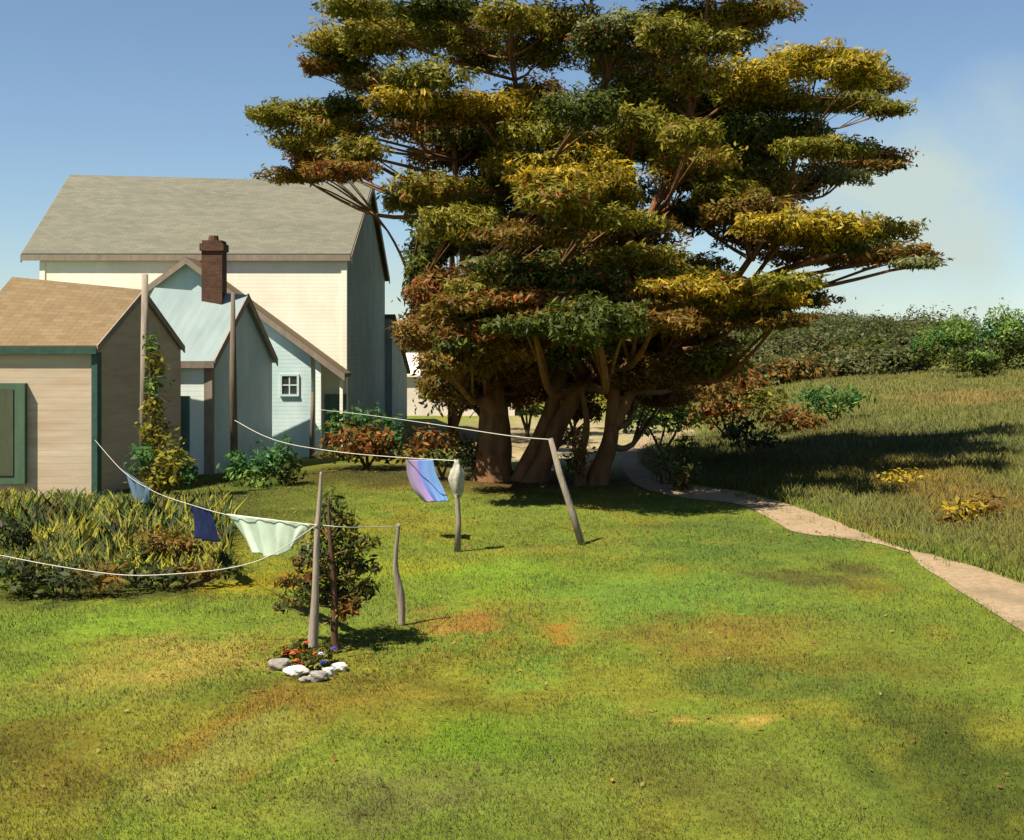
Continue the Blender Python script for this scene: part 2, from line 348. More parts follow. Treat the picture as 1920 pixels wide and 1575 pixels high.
# ------------------------------------------------------------------ ground
def axis(lo, hi, a, b, step, grow):
    mid = list(np.arange(a, b, step)); up = []; s = step; v = mid[-1]
    while v < hi: s *= grow; v += s; up.append(v)
    dn = []; s = step; v = mid[0]
    while v > lo: s *= grow; v -= s; dn.append(v)
    return np.array(dn[::-1]+mid+up)
gx = axis(-1500, 1500, -12, 16, .2, 1.12); gy = axis(-60, 2500, 7, 48, .2, 1.09)
GX, GY = np.meshgrid(gx, gy); gv = np.stack([GX, GY, height(GX, GY)], -1).reshape(-1, 3)
nx, ny = len(gx), len(gy); ii = np.arange(ny-1)[:, None]*nx+np.arange(nx-1)[None]
gf = np.stack([ii, ii+1, ii+1+nx, ii+nx], -1).reshape(-1, 4)
o = obj('ground', (gv, gf, ground_col(gv[:, 0], gv[:, 1])), M['ground'], origin=(0, 0, 0), smooth=True); tag(o, kind='structure')

sl_, sr_ = spline(pl, 10), spline(pr, 10); nA = 9
pv = []
def strip_rows(rows):                              # overgrown where it dips behind the lawn's edge
    mid = (sl_+sr_)/2; py = HY+CAMZ*F/mid[:, 1]
    return [k for k in range(len(mid)) if rows(py[k])]
hw_ = {}
for k, q in enumerate((sl_+sr_)/2):
    row = HY+CAMZ*F/q[1]; hw_[k] = min(1, max(.18, (abs(row-1031)-4)/18))
for k, (a, b) in enumerate(zip(sl_, sr_)):
    c_ = a*.35+b*.65; t_ = hw_[k]**.6; a = c_+(a-c_)*t_; b = c_+(b-c_)*t_
    for j in range(nA):
        t = j/(nA-1); p = a*(1-t)+b*t
        if j in (0, nA-1): p = p+(.10*(vnoise(np.array(k*.35), np.array(j*3.)) - .5))*(b-a)/max(.2, np.linalg.norm(b-a))
        pv.append((p[0], p[1], float(height(p[0], p[1]))+.012+.02*math.sin(t*math.pi)))
pf = [[k*nA+j, k*nA+j+1, (k+1)*nA+j+1, (k+1)*nA+j] for k in range(len(sl_)-1) if hw_[k] > 0 or hw_[k+1] > 0 for j in range(nA-1)]
o = obj('path', (np.array(pv), np.array(pf), None), M['path'], origin=(0, 0, 0), smooth=True); tag(o, kind='structure')

PV = np.array(pv).reshape(-1, nA, 3)
def on_path(x, y):                                 # inside the strip, with grass creeping raggedly over its edges
    e = .34*(fbm(x*2.3, y*2.3, 17)-.38)
    x = x+rng.normal(0, .035, x.shape); ins = np.zeros(x.shape, bool)
    for k in range(len(PV)-1):
        if hw_[k] < .2: continue
        q = [PV[k, 0, :2], PV[k, -1, :2], PV[k+1, -1, :2], PV[k+1, 0, :2]]
        lo, hi = min(p[1] for p in q), max(p[1] for p in q)
        m = np.nonzero((y > lo) & (y < hi) & ~ins)[0]
        if not len(m): continue
        c = np.zeros(len(m), bool); cxy = sum(q)/4
        for a, b in zip(q, q[1:]+q[:1]):
            xx, ym = x[m]+np.sign(x[m]-cxy[0])*np.maximum(e[m], 0), y[m]
            c ^= ((a[1] > ym) != (b[1] > ym)) & (xx < (b[0]-a[0])*(ym-a[1])/((b[1]-a[1]) or 1e-9)+a[0])
        ins[m] |= c
    return ins

# ------------------------------------------------------------------ grass
def blades(x, y, hgt, wid, lean, cols):
    n = len(x); z = height(x, y)
    a = rng.uniform(0, 2*np.pi, n); b = rng.uniform(0, 2*np.pi, n)
    wv = np.stack([np.cos(a), np.sin(a), np.zeros(n)], -1)*(wid/2)[:, None]
    base = np.stack([x, y, z-.01], -1)
    l = lean*hgt*rng.uniform(.2, 1, n)
    mid = base+np.stack([np.cos(b)*l*.35, np.sin(b)*l*.35, hgt*.6], -1)
    tip = base+np.stack([np.cos(b)*l, np.sin(b)*l, hgt], -1)
    v = np.stack([base-wv, base+wv, mid+wv*.7, tip, mid-wv*.7], 1).reshape(-1, 3)
    f = np.arange(n*5).reshape(n, 5)
    return v, f, np.repeat(cols, 5, 0)
def wedge(n, y0, y1, power, xl=-.45, xr=.45):
    t = rng.uniform(0, 1, n); y = (y0**power+t*(y1**power-y0**power))**(1/power)
    return rng.uniform(xl, xr, n)*y, y
n = 330000
x, y = wedge(n, 8.4, 36, -.35)
keep = (x < path_x(y)+.0) & ~on_path(x, y)
x, y = x[keep], y[keep]; n = len(x)
patch = fbm(x*1.3, y*1.3, 71)
keep = rng.uniform(0, 1, n) < np.clip(.25+1.3*patch, 0, 1); x, y, patch = x[keep], y[keep], patch[keep]; n = len(x)
g = ground_col(x, y)*rng.uniform(.85, 1.25, n)[:, None]*np.array((1.05, 1.06, .95))
straw = rng.uniform(0, 1, n) < .035; g[straw] = g[straw]*.5+lin(190, 165, 90, .5)*.5
sc = (y/10)**.6
o = obj('lawn_grass', blades(x, y, rng.uniform(.02, .05, n)*(.6+.9*patch)*(sc**.5), rng.uniform(.004, .009, n)*sc, .9, g), M['grass'], origin=(0, 0, 0)); tag(o, 'short sunlit lawn grass with dry ochre and lush green patches', 'grass', kind='stuff')
n = 190000
x, y = wedge(n, 14, 85, -.2, .05, .5)
keep = (x > path_x(y)) & ~on_path(x, y); x, y = x[keep], y[keep]; n = len(x)
patch = fbm(x*.6, y*.6, 81)
g = ground_col(x, y)*rng.uniform(.85, 1.7, n)[:, None]
straw = rng.uniform(0, 1, n) < .15; g[straw] = g[straw]*.5+lin(190, 160, 80, .5)*.5
sc = (y/16)**.75
o = obj('meadow_grass', blades(x, y, rng.uniform(.08, .26, n)*(.4+1.2*patch), rng.uniform(.008, .016, n)*sc, .8, g), M['grass'], origin=(0, 0, 0)); tag(o, 'long dry meadow grass rising up the slope right of the path', 'grass', kind='stuff')

# ------------------------------------------------------------------ buildings
def lerp(a, b, t): return np.asarray(a, float)*(1-t)+np.asarray(b, float)*t
def gable_shed(FL, FR, depth, th, eave, rl, rr, eave_back=None):
    """FL, FR: front corners on the ground (x, y). th: lean of the side walls' plan direction. rl, rr: ridge heights left and right."""
    FL, FR = np.array(FL), np.array(FR); g = np.array((math.sin(th), math.cos(th)))*depth
    BL, BR = FL+g, FR+g; ML, MR = FL+g/2, FR+g/2
    eb = eave if eave_back is None else eave_back
    p = lambda q, z: np.array((q[0], q[1], z))
    return dict(FL=FL, FR=FR, BL=BL, BR=BR, ML=ML, MR=MR, eave=eave, eb=eb, rl=rl, rr=rr, p=p)
def walls(s, zb=-.2, part='all'):
    p, m = s['p'], MB()
    if part != 'rest': m.poly([p(s['FL'], zb), p(s['FR'], zb), p(s['FR'], s['eave']), p(s['FL'], s['eave'])])
    if part == 'front': return m
    m.poly([p(s['FR'], zb), p(s['BR'], zb), p(s['BR'], s['eb']), p(s['MR'], s['rr']), p(s['FR'], s['eave'])])
    m.poly([p(s['BR'], zb), p(s['BL'], zb), p(s['BL'], s['eb']), p(s['BR'], s['eb'])][::1])
    m.poly([p(s['BL'], zb), p(s['FL'], zb), p(s['FL'], s['eave']), p(s['ML'], s['rl']), p(s['BL'], s['eb'])])
    return m
def gable_roof(s, ovf=.3, ovr=.25, t=.14, ovl=None, lift=.03):
    """one closed slab bent over the ridge, overhanging the eaves and rakes"""
    p = s['p']; m = MB(); ovl = ovr if ovl is None else ovl
    ux = (s['FR']-s['FL']); Ln = np.linalg.norm(ux); ux = ux/Ln
    rings = []
    for F_, M_, B_, r, o in ((s['FL'], s['ML'], s['BL'], s['rl'], -ovl), (s['FR'], s['MR'], s['BR'], s['rr'], ovr)):
        e3 = np.array((ux[0], ux[1], 0))*o
        R = p(M_, r)+e3; E = p(F_, s['eave'])+e3; B = p(B_, s['eb'])+e3
        E = E+(E-R)/np.linalg.norm(E-R)*ovf; B = B+(B-R)/np.linalg.norm(B-R)*ovf
        z = np.array((0, 0, lift)); T = np.array((0, 0, lift+t))
        rings.append([E+T, R+T, B+T, B+z, R+z, E+z])
    Lr, Rr = rings; W = Ln+ovl+ovr
    s1 = np.linalg.norm(Lr[0]-Lr[1]); K_ = 10
    st_ = [[lerp(a, b, k/K_) for a, b in zip(Lr, Rr)] for k in range(K_+1)]
    for k in range(K_):                              # short bays, so a ridge that is out of level stays smooth
        A, B = st_[k], st_[k+1]; u0, u1 = W*k/K_, W*(k+1)/K_
        m.poly([A[0], B[0], B[1], A[1]], [(u0, 0), (u1, 0), (u1, s1), (u0, s1)])
        m.poly([A[1], B[1], B[2], A[2]], [(u0, s1), (u1, s1), (u1, 0), (u0, 0)])
        for a in (2, 3, 4, 5): b = (a+1) % 6; m.poly([A[a], B[a], B[b], A[b]])
    for R_, rev in ((Lr, False), (Rr, True)):
        for q in ([R_[0], R_[1], R_[4], R_[5]], [R_[1], R_[2], R_[3], R_[4]]): m.poly(q[::-1] if rev else q)
    return m, Lr, Rr
def rake_trim(R, out_dir, parent, mat_, wd=.16, th=.035, name='rake_board'):
    for a, b in ((5, 4), (4, 3)):
        o_ = np.array((out_dir[0], out_dir[1], 0))
        A, B = R[a]+o_*(th/2+.003), R[b]+o_*(th/2+.003)
        obj(name, MB().hexa([A-o_*th/2+(0,0,-wd*.55), A+o_*th/2+(0,0,-wd*.55), B+o_*th/2+(0,0,-wd*.55), B-o_*th/2+(0,0,-wd*.55)],
                            [A-o_*th/2+(0,0,wd*.7), A+o_*th/2+(0,0,wd*.7), B+o_*th/2+(0,0,wd*.7), B-o_*th/2+(0,0,wd*.7)]), mat_, parent)

# --- the big cream house
HD = 42.5
hl, hr = P(76, 0, HD)[0], P(648, 0, HD)[0]
s = gable_shed((hl, HD), (hr, HD+.15), 13.0, 0, 6.72, 10.3, 10.02)
s['ML'] = s['ML']-np.array((.7, 0)); s['BL'] = s['BL']-np.array((1.4, 0))
house = thing('farmhouse', 'tall cream farmhouse with long grey shingle roof behind the two sheds', 'house', ((hl+hr)/2, HD+6, 0))
obj('wall', walls(s, part='front'), M['cream'], house, 'cream clapboard front wall')
obj('wall', walls(s, part='rest'), M['side_shade'], house, 'end and rear walls with shade put into a grey green tone')
m_, Lr, Rr = gable_roof(s, .14, .18, .2, .62); obj('roof', m_, M['roof_grey'], house)
rake_trim(Rr, (1, 0), house, M['taupe'], .22)
rake_trim(Lr, (-1, 0), house, M['taupe'], .22)
obj('fascia', MB().bar((hl-.6, Lr[5][1]-.02, Lr[5][2]+.05), (hr+.16, Rr[5][1]-.02, Rr[5][2]+.05), .03, .2, (0, 0, 1)), M['taupe'], house)
obj('corner_board', MB().box((hr-.16, HD+.11, -.1), (hr+.025, HD+.30, 6.62)), M['cream'], house)
obj('corner_board', MB().box((hl-.025, HD-.03, -.1), (hl+.16, HD+.16, 6.62)), M['cream'], house)
# lean-to across the far end of the gable wall
a0, a1 = s['BR'][1]-1.0, s['BR'][1]+5.6
x0 = hr; lt = MB()
xr_ = x0+.9
def lean(xa, xb, ya, yb, za, zb):
    m = MB(); m.poly([(xa, ya, -.2), (xb, ya, -.2), (xb, ya, zb), (xa, ya, za)]); m.poly([(xb, ya, -.2), (xb, yb, -.2), (xb, yb, zb), (xb, ya, zb)])
    m.poly([(xb, yb, -.2), (xa, yb, -.2), (xa, yb, za), (xb, yb, zb)]); return m
le = MB(); yb0 = s['BR'][1]; lx_ = x0+.32; dp = 8.0
le.poly([(lx_, yb0+.005, -.2), (lx_, yb0+dp, -.2), (lx_, yb0+dp, 2.45), (lx_, yb0+.005, 5.0)])
le.poly([(lx_, yb0+dp, -.2), (x0-8, yb0+dp, -.2), (x0-8, yb0+dp, 2.45), (lx_, yb0+dp, 2.45)])
le.poly([(x0-8, yb0+dp, -.2), (x0-8, yb0+.005, -.2), (x0-8, yb0+.005, 5.0), (x0-8, yb0+dp, 2.45)])
le.poly([(x0-.05, yb0+.005, -.2), (lx_, yb0+.005, -.2), (lx_, yb0+.005, 5.0), (x0-.05, yb0+.005, 5.0)])
lean_o = obj('lean_to', le, M['side_shade'], house)
obj('lean_to_roof', MB().hexa([(x0-8.2, yb0+.01, 5.05), (lx_+.15, yb0+.01, 5.05), (lx_+.15, yb0+dp+.3, 2.36), (x0-8.2, yb0+dp+.3, 2.36)], [(x0-8.2, yb0+.01, 5.2), (lx_+.15, yb0+.01, 5.2), (lx_+.15, yb0+dp+.3, 2.51), (x0-8.2, yb0+dp+.3, 2.51)]), M['roof_grey'], lean_o)
# window on the shaded gable wall
def side_window(parent, x, yc, zc, wd, ht, matf, plane='x'):
    f = MB(); t = .07
    bx = (lambda a, b, z0, z1, d0, d1: f.box((x+d0, a, z0), (x+d1, b, z1))) if plane == 'x' else (lambda a, b, z0, z1, d0, d1: f.box((a, x-d1, z0), (b, x-d0, z1)))
    bx(yc-wd/2-t, yc+wd/2+t, zc+ht/2, zc+ht/2+t, .002, .05); bx(yc-wd/2-t, yc+wd/2+t, zc-ht/2-t, zc-ht/2, .002, .07)
    bx(yc-wd/2-t, yc-wd/2, zc-ht/2, zc+ht/2, .002, .05); bx(yc+wd/2, yc+wd/2+t, zc-ht/2, zc+ht/2, .002, .05)
    bx(yc-.02, yc+.02, zc-ht/2, zc+ht/2, .004, .03); bx(yc-wd/2, yc-.02, zc-.02, zc+.02, .004, .03); bx(yc+.02, yc+wd/2, zc-.02, zc+.02, .004, .03)
    w_ = obj('window', f, matf, parent)
    g = MB()
    if plane == 'x': g.box((x+.004, yc-wd/2, zc-ht/2), (x+.012, yc+wd/2, zc+ht/2))
    else: g.box((yc-wd/2, x-.012, zc-ht/2), (yc+wd/2, x-.004, zc+ht/2))
    obj('pane', g, M['glass'], w_)

# --- annex: low saltbox joined to the front of the house
AD, AB = 41.1, HD-.02
ap = P(352, 490, AD); er = P(648, 708, AD); xw = P(583, 0, AD)[0]; el = P(150, 640, AD)
annex = thing('house_annex', 'pale blue annex with one small square window and a long sloping roof', 'house', ((el[0]+xw)/2, AD, 0))
zr = lambda x: np.interp(x, [el[0], ap[0], er[0]], [el[2], ap[2], er[2]])
mA = MB()
mA.poly([(el[0]+.2, AD, -.2), (xw, AD, -.2), (xw, AD, zr(xw)), (ap[0], AD, ap[2]), (el[0]+.2, AD, zr(el[0]+.2))])
mA.poly([(xw, AD, -.2), (xw, AB, -.2), (xw, AB, zr(xw)), (xw, AD, zr(xw))])
mA.poly([(el[0]+.2, AB, -.2), (el[0]+.2, AD, -.2), (el[0]+.2, AD, zr(el[0]+.2)), (el[0]+.2, AB, zr(el[0]+.2))])
obj('wall', mA, M['whiteblue'], annex)
mR = MB()
for xa, xb in ((el[0], ap[0]), (ap[0], er[0])):
    za, zb = zr(xa)+.01, zr(xb)+.01
    mR.hexa([(xa, AD-.22, za), (xb, AD-.22, zb), (xb, AB, zb), (xa, AB, za)], [(xa, AD-.22, za+.13), (xb, AD-.22, zb+.13), (xb, AB, zb+.13), (xa, AB, za+.13)])
obj('roof', mR, M['roof_tan'], annex)
mT = MB()
for xa, xb in ((el[0], ap[0]), (ap[0], er[0])):
    za, zb = zr(xa), zr(xb)
    mT.hexa([(xa, AD-.26, za-.1), (xb, AD-.26, zb-.1), (xb, AD-.223, zb-.1), (xa, AD-.223, za-.1)], [(xa, AD-.26, za+.12), (xb, AD-.26, zb+.12), (xb, AD-.223, zb+.12), (xa, AD-.223, za+.12)])
obj('rake_board', mT, M['taupe'], annex)
wc = P(543, 722, AD); side_window(annex, AD, wc[0], wc[2], 28/F*AD, 34/F*AD, M['whiteblue'], 'y')
pp = P(597, 0, AD)[0]
obj('porch_post', MB().box((pp-.09, AD-.05, -.1), (pp+.09, AD+.13, zr(pp)-.02)), M['mint'], annex)
p2 = P(640, 0, AD)[0]
obj('porch_post', MB().box((p2-.05, AD-.05, -.1), (p2+.05, AD+.06, zr(p2)-.02)), M['cream'], annex)
dl, dr = P(606, 0, HD)[0]+.05, P(636, 0, HD)[0]
obj('door', MB().box((dl, HD+.0, 0), (dr+.25, HD+.1, 2.05)), M['teal_door'], annex)

# --- shed with the blue roof
BD, TH = 35.3, math.radians(9)
fr = P(396, 0, BD)[:2]; fl = P(225, 0, BD-.35)[:2]
s = gable_shed(fl, fr, 5.0, TH, 3.20, 5.32, 5.12)
shed = thing('blue_shed', 'pale shed under a blue tin roof with brick chimney on its ridge', 'shed', (fr[0]-1.5, BD+2.4, 0))
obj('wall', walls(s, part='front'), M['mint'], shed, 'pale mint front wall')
obj('wall', walls(s, part='rest'), M['whiteblue'], shed, 'side walls with shade put into a blue grey tone')  # bluer than the mint front, painting in the shade of the sides
m_, Lr, Rr = gable_roof(s, .14, .12, .1); obj('roof', m_, M['roof_blue'], shed)
gd = np.array((math.cos(TH), -math.sin(TH)))
rake_trim(Rr, gd, shed, M['taupe'], .2)
obj('fascia', MB().bar(tuple(Lr[5]+(0, -.02, 0)), tuple(Rr[5]+(0, -.02, 0)), .035, .2), M['taupe'], shed)
obj('corner_board', MB().hexa(*[[(fr[0]-.2, fr[1]-.035, z), (fr[0]+.035, fr[1]-.035, z), (fr[0]+.045, fr[1]+.2, z), (fr[0]-.2, fr[1]-.003, z)] for z in (-.1, 3.16)]), M['taupe'], shed)
d0 = P(340, 0, BD)[0]; d1 = P(357, 0, BD)[0]; dz = P(0, 742, BD)[2]
yb_ = lambda x: np.interp(x, [fl[0], fr[0]], [fl[1], fr[1]])
obj('door', MB().box((d0-.55, yb_(d0)-.05, 0), (d1, yb_(d0)+.05, dz)), M['teal_door'], shed)
cc = P(398, 0, 37.3); cx, cy = cc[0], 37.55
ch = MB(); ztop = P(0, 452, cy)[2]; hw = .31
ch.box((cx-hw, cy-hw, 4.7), (cx+hw, cy+hw, ztop-.32)).box((cx-hw-.05, cy-hw-.05, ztop-.32), (cx+hw+.05, cy+hw+.05, ztop-.10)).box((cx-hw+.01, cy-hw+.01, ztop-.10), (cx+hw-.01, cy+hw-.01, ztop))
cho = obj('chimney', ch, M['brick'], shed)
obj('chimney_pot', MB().tube([(cx-.02, cy, ztop), (cx-.02, cy, ztop+.16)], [.17, .14], 10), M['brick'], cho)

# --- tan shed in front
TD = 30.0
fr = P(180, 0, TD)[:2]; fl = P(-78, 0, TD-.25)[:2]
s = gable_shed(fl, fr, 4.7, math.radians(10), 3.58, 5.32, 5.0)
tshed = thing('tan_shed', 'small tan board shed with brown shingle roof and green door', 'shed', (fr[0]-1.2, TD+2.2, 0))
obj('wall', walls(s), M['tan'], tshed)
m_, Lr, Rr = gable_roof(s, .10, .05, .1); obj('roof', m_, M['roof_tan'], tshed)
gd = np.array((math.cos(math.radians(10)), -math.sin(math.radians(10))))
rake_trim(Rr, gd, tshed, M['taupe'], .15)
obj('fascia', MB().bar(tuple(Lr[5]+(0, -.02, -.02)), tuple(Rr[5]+(0, -.02, -.02)), .035, .17), M['green_trim'], tshed)
obj('corner_board', MB().hexa(*[[(fr[0]-.1, fr[1]-.035, z), (fr[0]+.04, fr[1]-.035, z), (fr[0]+.075, fr[1]+.18, z), (fr[0]-.1, fr[1]-.003, z)] for z in (-.1, 3.5)]), M['green_trim'], tshed)
d0, d1 = P(-28, 0, TD)[0], P(55, 0, TD)[0]; z0, z1 = P(0, 905, TD)[2], P(0, 718, TD)[2]
d0 = max(d0, fl[0]+.03)
yt = TD-.25
dr_ = MB().box((d0, yt-.04, z0), (d1, yt+.3, z1))
do = obj('door', dr_, M['door_green'], tshed)
obj('door_panel', MB().box((d0+.1, yt-.062, z0+.2), (d1-.27, yt-.043, z1-.14)), M['door_dark'], do)

# --- pale building far behind the trees
o = thing('outbuilding', 'pale pink plaster outbuilding half hidden behind the big tree', 'house', (-3.2, 70, 0))
bs = gable_shed((P(745, 0, 68)[0], 68), (P(965, 0, 68)[0], 68), 5, 0, 2.2, 3.3, 3.3)
obj('wall', walls(bs), M['pink_wall'], o); m_, _, _ = gable_roof(bs, .25, .2, .12); obj('roof', m_, M['pink_wall'], o)

# ------------------------------------------------------------------ poles, clotheslines and washing
def pole(name, label, cat, pts, rad, mat_, n=9, group=None, wob=.06):
    b = pts[0]; 
    m = MB(smooth=True).tube(pts, rad, n, wob=wob)
    return tag(obj(name, m, mat_, origin=(b[0], b[1], 0)), label, cat, group)
def ground_pt(px, py): X, D = ground_hit(px, py); return X, D
D1 = flat(587, 1228)[1]
pole('clothesline_post', 'tall weathered post beside the young tree in the flower bed', 'post', spline([P(585, 1230, D1), P(591, 1120, D1), P(594, 1010, D1), P(600, 930, D1), P(602, 885, D1)], 5), list(np.interp(np.linspace(0, 1, 21), [0, .3, .7, 1], [.07, .042, .028, .014])), M['wood'], 10, 'clothesline posts')
D2 = flat(752, 1172)[1]
pole('clothesline_post', 'short crooked post standing alone in the middle lawn', 'post', spline([P(753, 1176, D2), P(752, 1120, D2), P(742, 1070, D2), P(743, 1030, D2), P(748, 982, D2)], 5), list(np.interp(np.linspace(0, 1, 21), [0, .3, .6, 1], [.045, .05, .032, .022])), M['wood'], 9, 'clothesline posts')
D3 = flat(858, 1035)[1]
pole('clothesline_post', 'upright post with a pale bag at its top', 'post', [P(857, 1039, D3), P(860, 980, D3), P(856, 920, D3), P(857, 862, D3)], [.06, .05, .045, .04], M['wood'], 9, 'clothesline posts')
D4 = flat(1090, 1022)[1]
pole('clothesline_post', 'leaning post in front of the big tree', 'post', [P(1092, 1026, D4), P(1073, 960, D4), P(1050, 890, D4), P(1032, 822, D4)], [.065, .065, .06, .045], M['wood'], 9, 'clothesline posts')
bg_ = MB(smooth=True); pr_ = [(859,930,.045),(858,922,.085),(857,910,.12),(855,897,.135),(857,884,.115),(858,874,.07),(857,868,.045),(857,863,.055)]
nb = 26
for a, b, r_ in pr_:
    c_ = P(a, b, D3-.01)
    for j_ in range(nb):
        t_ = 2*math.pi*j_/nb; k_ = r_*(1+.13*math.cos(5*t_+b*.05)+.07*math.cos(9*t_+b*.2)+random.uniform(-.03, .03))
        bg_.v.append((c_[0]+k_*math.cos(t_), c_[1]+k_*math.sin(t_), c_[2]+.025*math.cos(3*t_+a)))
for k_ in range(len(pr_)-1):
    for j_ in range(nb): bg_.f.append([k_*nb+j_, k_*nb+(j_+1) % nb, (k_+1)*nb+(j_+1) % nb, (k_+1)*nb+j_])
bg_.f.append(list(range(nb))); bg_.f.append(list(range((len(pr_)-1)*nb, len(pr_)*nb)))
tag(obj('clothespin_bag', bg_, M['bag']), 'pale bulging cloth bag hung on the post top', 'bag')

pole('utility_pole', 'grey pole with a vine on it beside the tan shed', 'pole', [P(268, 900, 29.5), P(270, 700, 29.5), P(272, 514, 29.5)], [.09, .085, .08], M['wood'], 9)
pole('wooden_pole', 'thin brown pole before the blue shed gable wall', 'pole', [P(440, 885, 34.0), P(437, 700, 34.0), P(437, 549, 34.0)], [.10, .10, .055], M['wood_dark'], 9)
pole('wooden_stake', 'short dark stake by the annex porch', 'stake', [P(584, 860, 38.5), P(586, 735, 38.5)], [.07, .05], M['wood_dark'], 8)

def rope_curve(pts, n=8): return spline(pts, n)
def clothesline(label, pts, r):
    c = rope_curve(pts); tag(obj('clothesline', MB(smooth=True).tube(c, r, 6), M['rope']), label, 'clothesline'); return c
LA = clothesline('sagging line from the tan shed corner carrying blue cloths and a white sheet', [P(178, 825, 29.9), P(232, 885, 26), P(290, 922, 23), P(360, 947, 19.8), P(430, 966, 17.4), P(500, 974, 15.9), P(594, 984, D1-.06)], .0052)
clothesline('short line between the tall post and the short crooked post', [P(597, 984, D1), P(660, 989, D1+.2), P(748, 987, D2)], .006)
LB = clothesline('slack bare line sagging left from the tall post', [P(-160, 1010, 15.2), P(0, 1041, 15.0), P(110, 1062, 14.9), P(230, 1078, 14.8), P(330, 1076, 14.7), P(430, 1065, 14.7), P(505, 1042, 14.6), P(594, 984, D1-.05)], .0058)
LC = clothesline('line with the striped towel from the blue shed to the bag post', [P(440, 788, 33.8), P(490, 815, 31.5), P(545, 833, 29), P(640, 848, 26), P(740, 857, 23.6), P(857, 864, D3)], .008)
LD = clothesline('high line from the annex porch to the leaning post', [P(598, 768, 38.2), P(680, 777, 34), P(790, 792, 29.5), P(920, 812, 25.2), P(980, 820, 23.6), P(1032, 824, D4)], .008)

def cloth(name, label, grid, mat_, amp=.03, nx=22, ny=18, cols=None, freq=3):
    """grid: four corner points TL, TR, BL, BR plus the sag of the hem"""
    TL, TR, BL, BR, hem = grid; v = []
    nrm = np.cross(np.array(TR)-TL, np.array(BL)-TL); nrm = nrm/np.linalg.norm(nrm)
    for j in range(ny+1):
        t = j/ny
        for i in range(nx+1):
            s_ = i/nx
            top = lerp(TL, TR, s_); bot = lerp(BL, BR, s_)
            p = lerp(top, bot, t)+np.array((0, 0, -hem*t*4*s_*(1-s_)))
            p = p+nrm*amp*t**.6*(math.sin(s_*freq*6.28+t*1.3)+.5*math.sin(s_*freq*13+t*3+1))
            v.append(p)
    f = np.array([[j*(nx+1)+i, j*(nx+1)+i+1, (j+1)*(nx+1)+i+1, (j+1)*(nx+1)+i] for j in range(ny) for i in range(nx)])
    o = obj(name, (np.array(v), f, None), mat_, smooth=True)
    md = o.modifiers.new('thickness', 'SOLIDIFY'); md.thickness = .006; md.offset = 0
    return tag(o, label, 'laundry', 'washing on the clotheslines')
dA = lambda px: np.interp(px, [178, 232, 290, 360, 430, 500, 594], [29.9, 26, 23, 19.8, 17.4, 15.9, D1])
cloth('hanging_cloth', 'slate blue cloth nearest the tan shed', (P(226, 878, dA(226)), P(283, 917, dA(283)), P(252, 928, dA(240)), P(280, 940, dA(276)), .1), M['c_grey'], .05)
cloth('hanging_cloth', 'small navy blue cloth beside the white sheet', (P(358, 944, dA(358)), P(396, 957, dA(396)), P(364, 1006, dA(364)), P(410, 1016, dA(400)), .02), M['c_navy'], .04)
cloth('bed_sheet', 'white sheet hanging with a rounded lower edge', (P(424, 963, dA(424)), P(586, 983, dA(586)), P(468, 1026, dA(450)), P(566, 1010, dA(560)), .17), M['c_white'], .035, 34, 22, None, 4)
# striped towel blowing on the far line
def towelmat():
    m, t, b = mat('striped_towel'); uv = nn(t, 'ShaderNodeUVMap'); sp = nn(t, 'ShaderNodeSeparateXYZ'); t.links.new(uv.outputs[0], sp.inputs[0])
    r = nn(t, 'ShaderNodeValToRGB'); e = r.color_ramp.elements; e[0].position = 0; e[0].color = (.19, .15, .22, 1); e[1].position = 1; e[1].color = (.10, .20, .38, 1)
    for p_, c_ in ((.28, (.22, .16, .27, 1)), (.38, (.30, .17, .38, 1)), (.46, (.10, .17, .42, 1)), (.75, (.10, .19, .38, 1))): k = e.new(p_); k.color = c_
    t.links.new(sp.outputs[0], r.inputs[0]); t.links.new(r.outputs[0], b.inputs['Base Color']); b.inputs['Roughness'].default_value = .9
    return m
dT = 23.2; lx = [P(762, 862, dT), P(764, 890, dT), P(775, 918, dT), P(797, 940, dT)]; rx = [P(812, 862, dT-.1), P(818, 888, dT-.15), P(830, 912, dT-.2), P(842, 938, dT-.3)]
ls, rs = spline(lx, 6), spline(rx, 6); nxx = 20; v = []; uvv = []; f = []
for j, (a, b) in enumerate(zip(ls, rs)):
    for i in range(nxx+1):
        s_ = i/nxx; t_ = j/(len(ls)-1); v.append(lerp(a, b, s_)+np.array((0, .05*t_*math.sin(s_*15+t_*2)-.15*t_*t_, 0)))
mt = MB(smooth=True); mt.v = [tuple(q) for q in v]; mt.hasuv = True
for j in range(len(ls)-1):
    for i in range(nxx):
        mt.f.append([j*(nxx+1)+i, j*(nxx+1)+i+1, (j+1)*(nxx+1)+i+1, (j+1)*(nxx+1)+i]); mt.uv += [(i/nxx, j/18), ((i+1)/nxx, j/18), ((i+1)/nxx, (j+1)/18), (i/nxx, (j+1)/18)]
o = obj('towel', mt, towelmat()); md = o.modifiers.new('thickness', 'SOLIDIFY'); md.thickness = .008; md.offset = 0
tag(o, 'blue and mauve striped towel blowing on the far line', 'laundry', 'washing on the clotheslines')

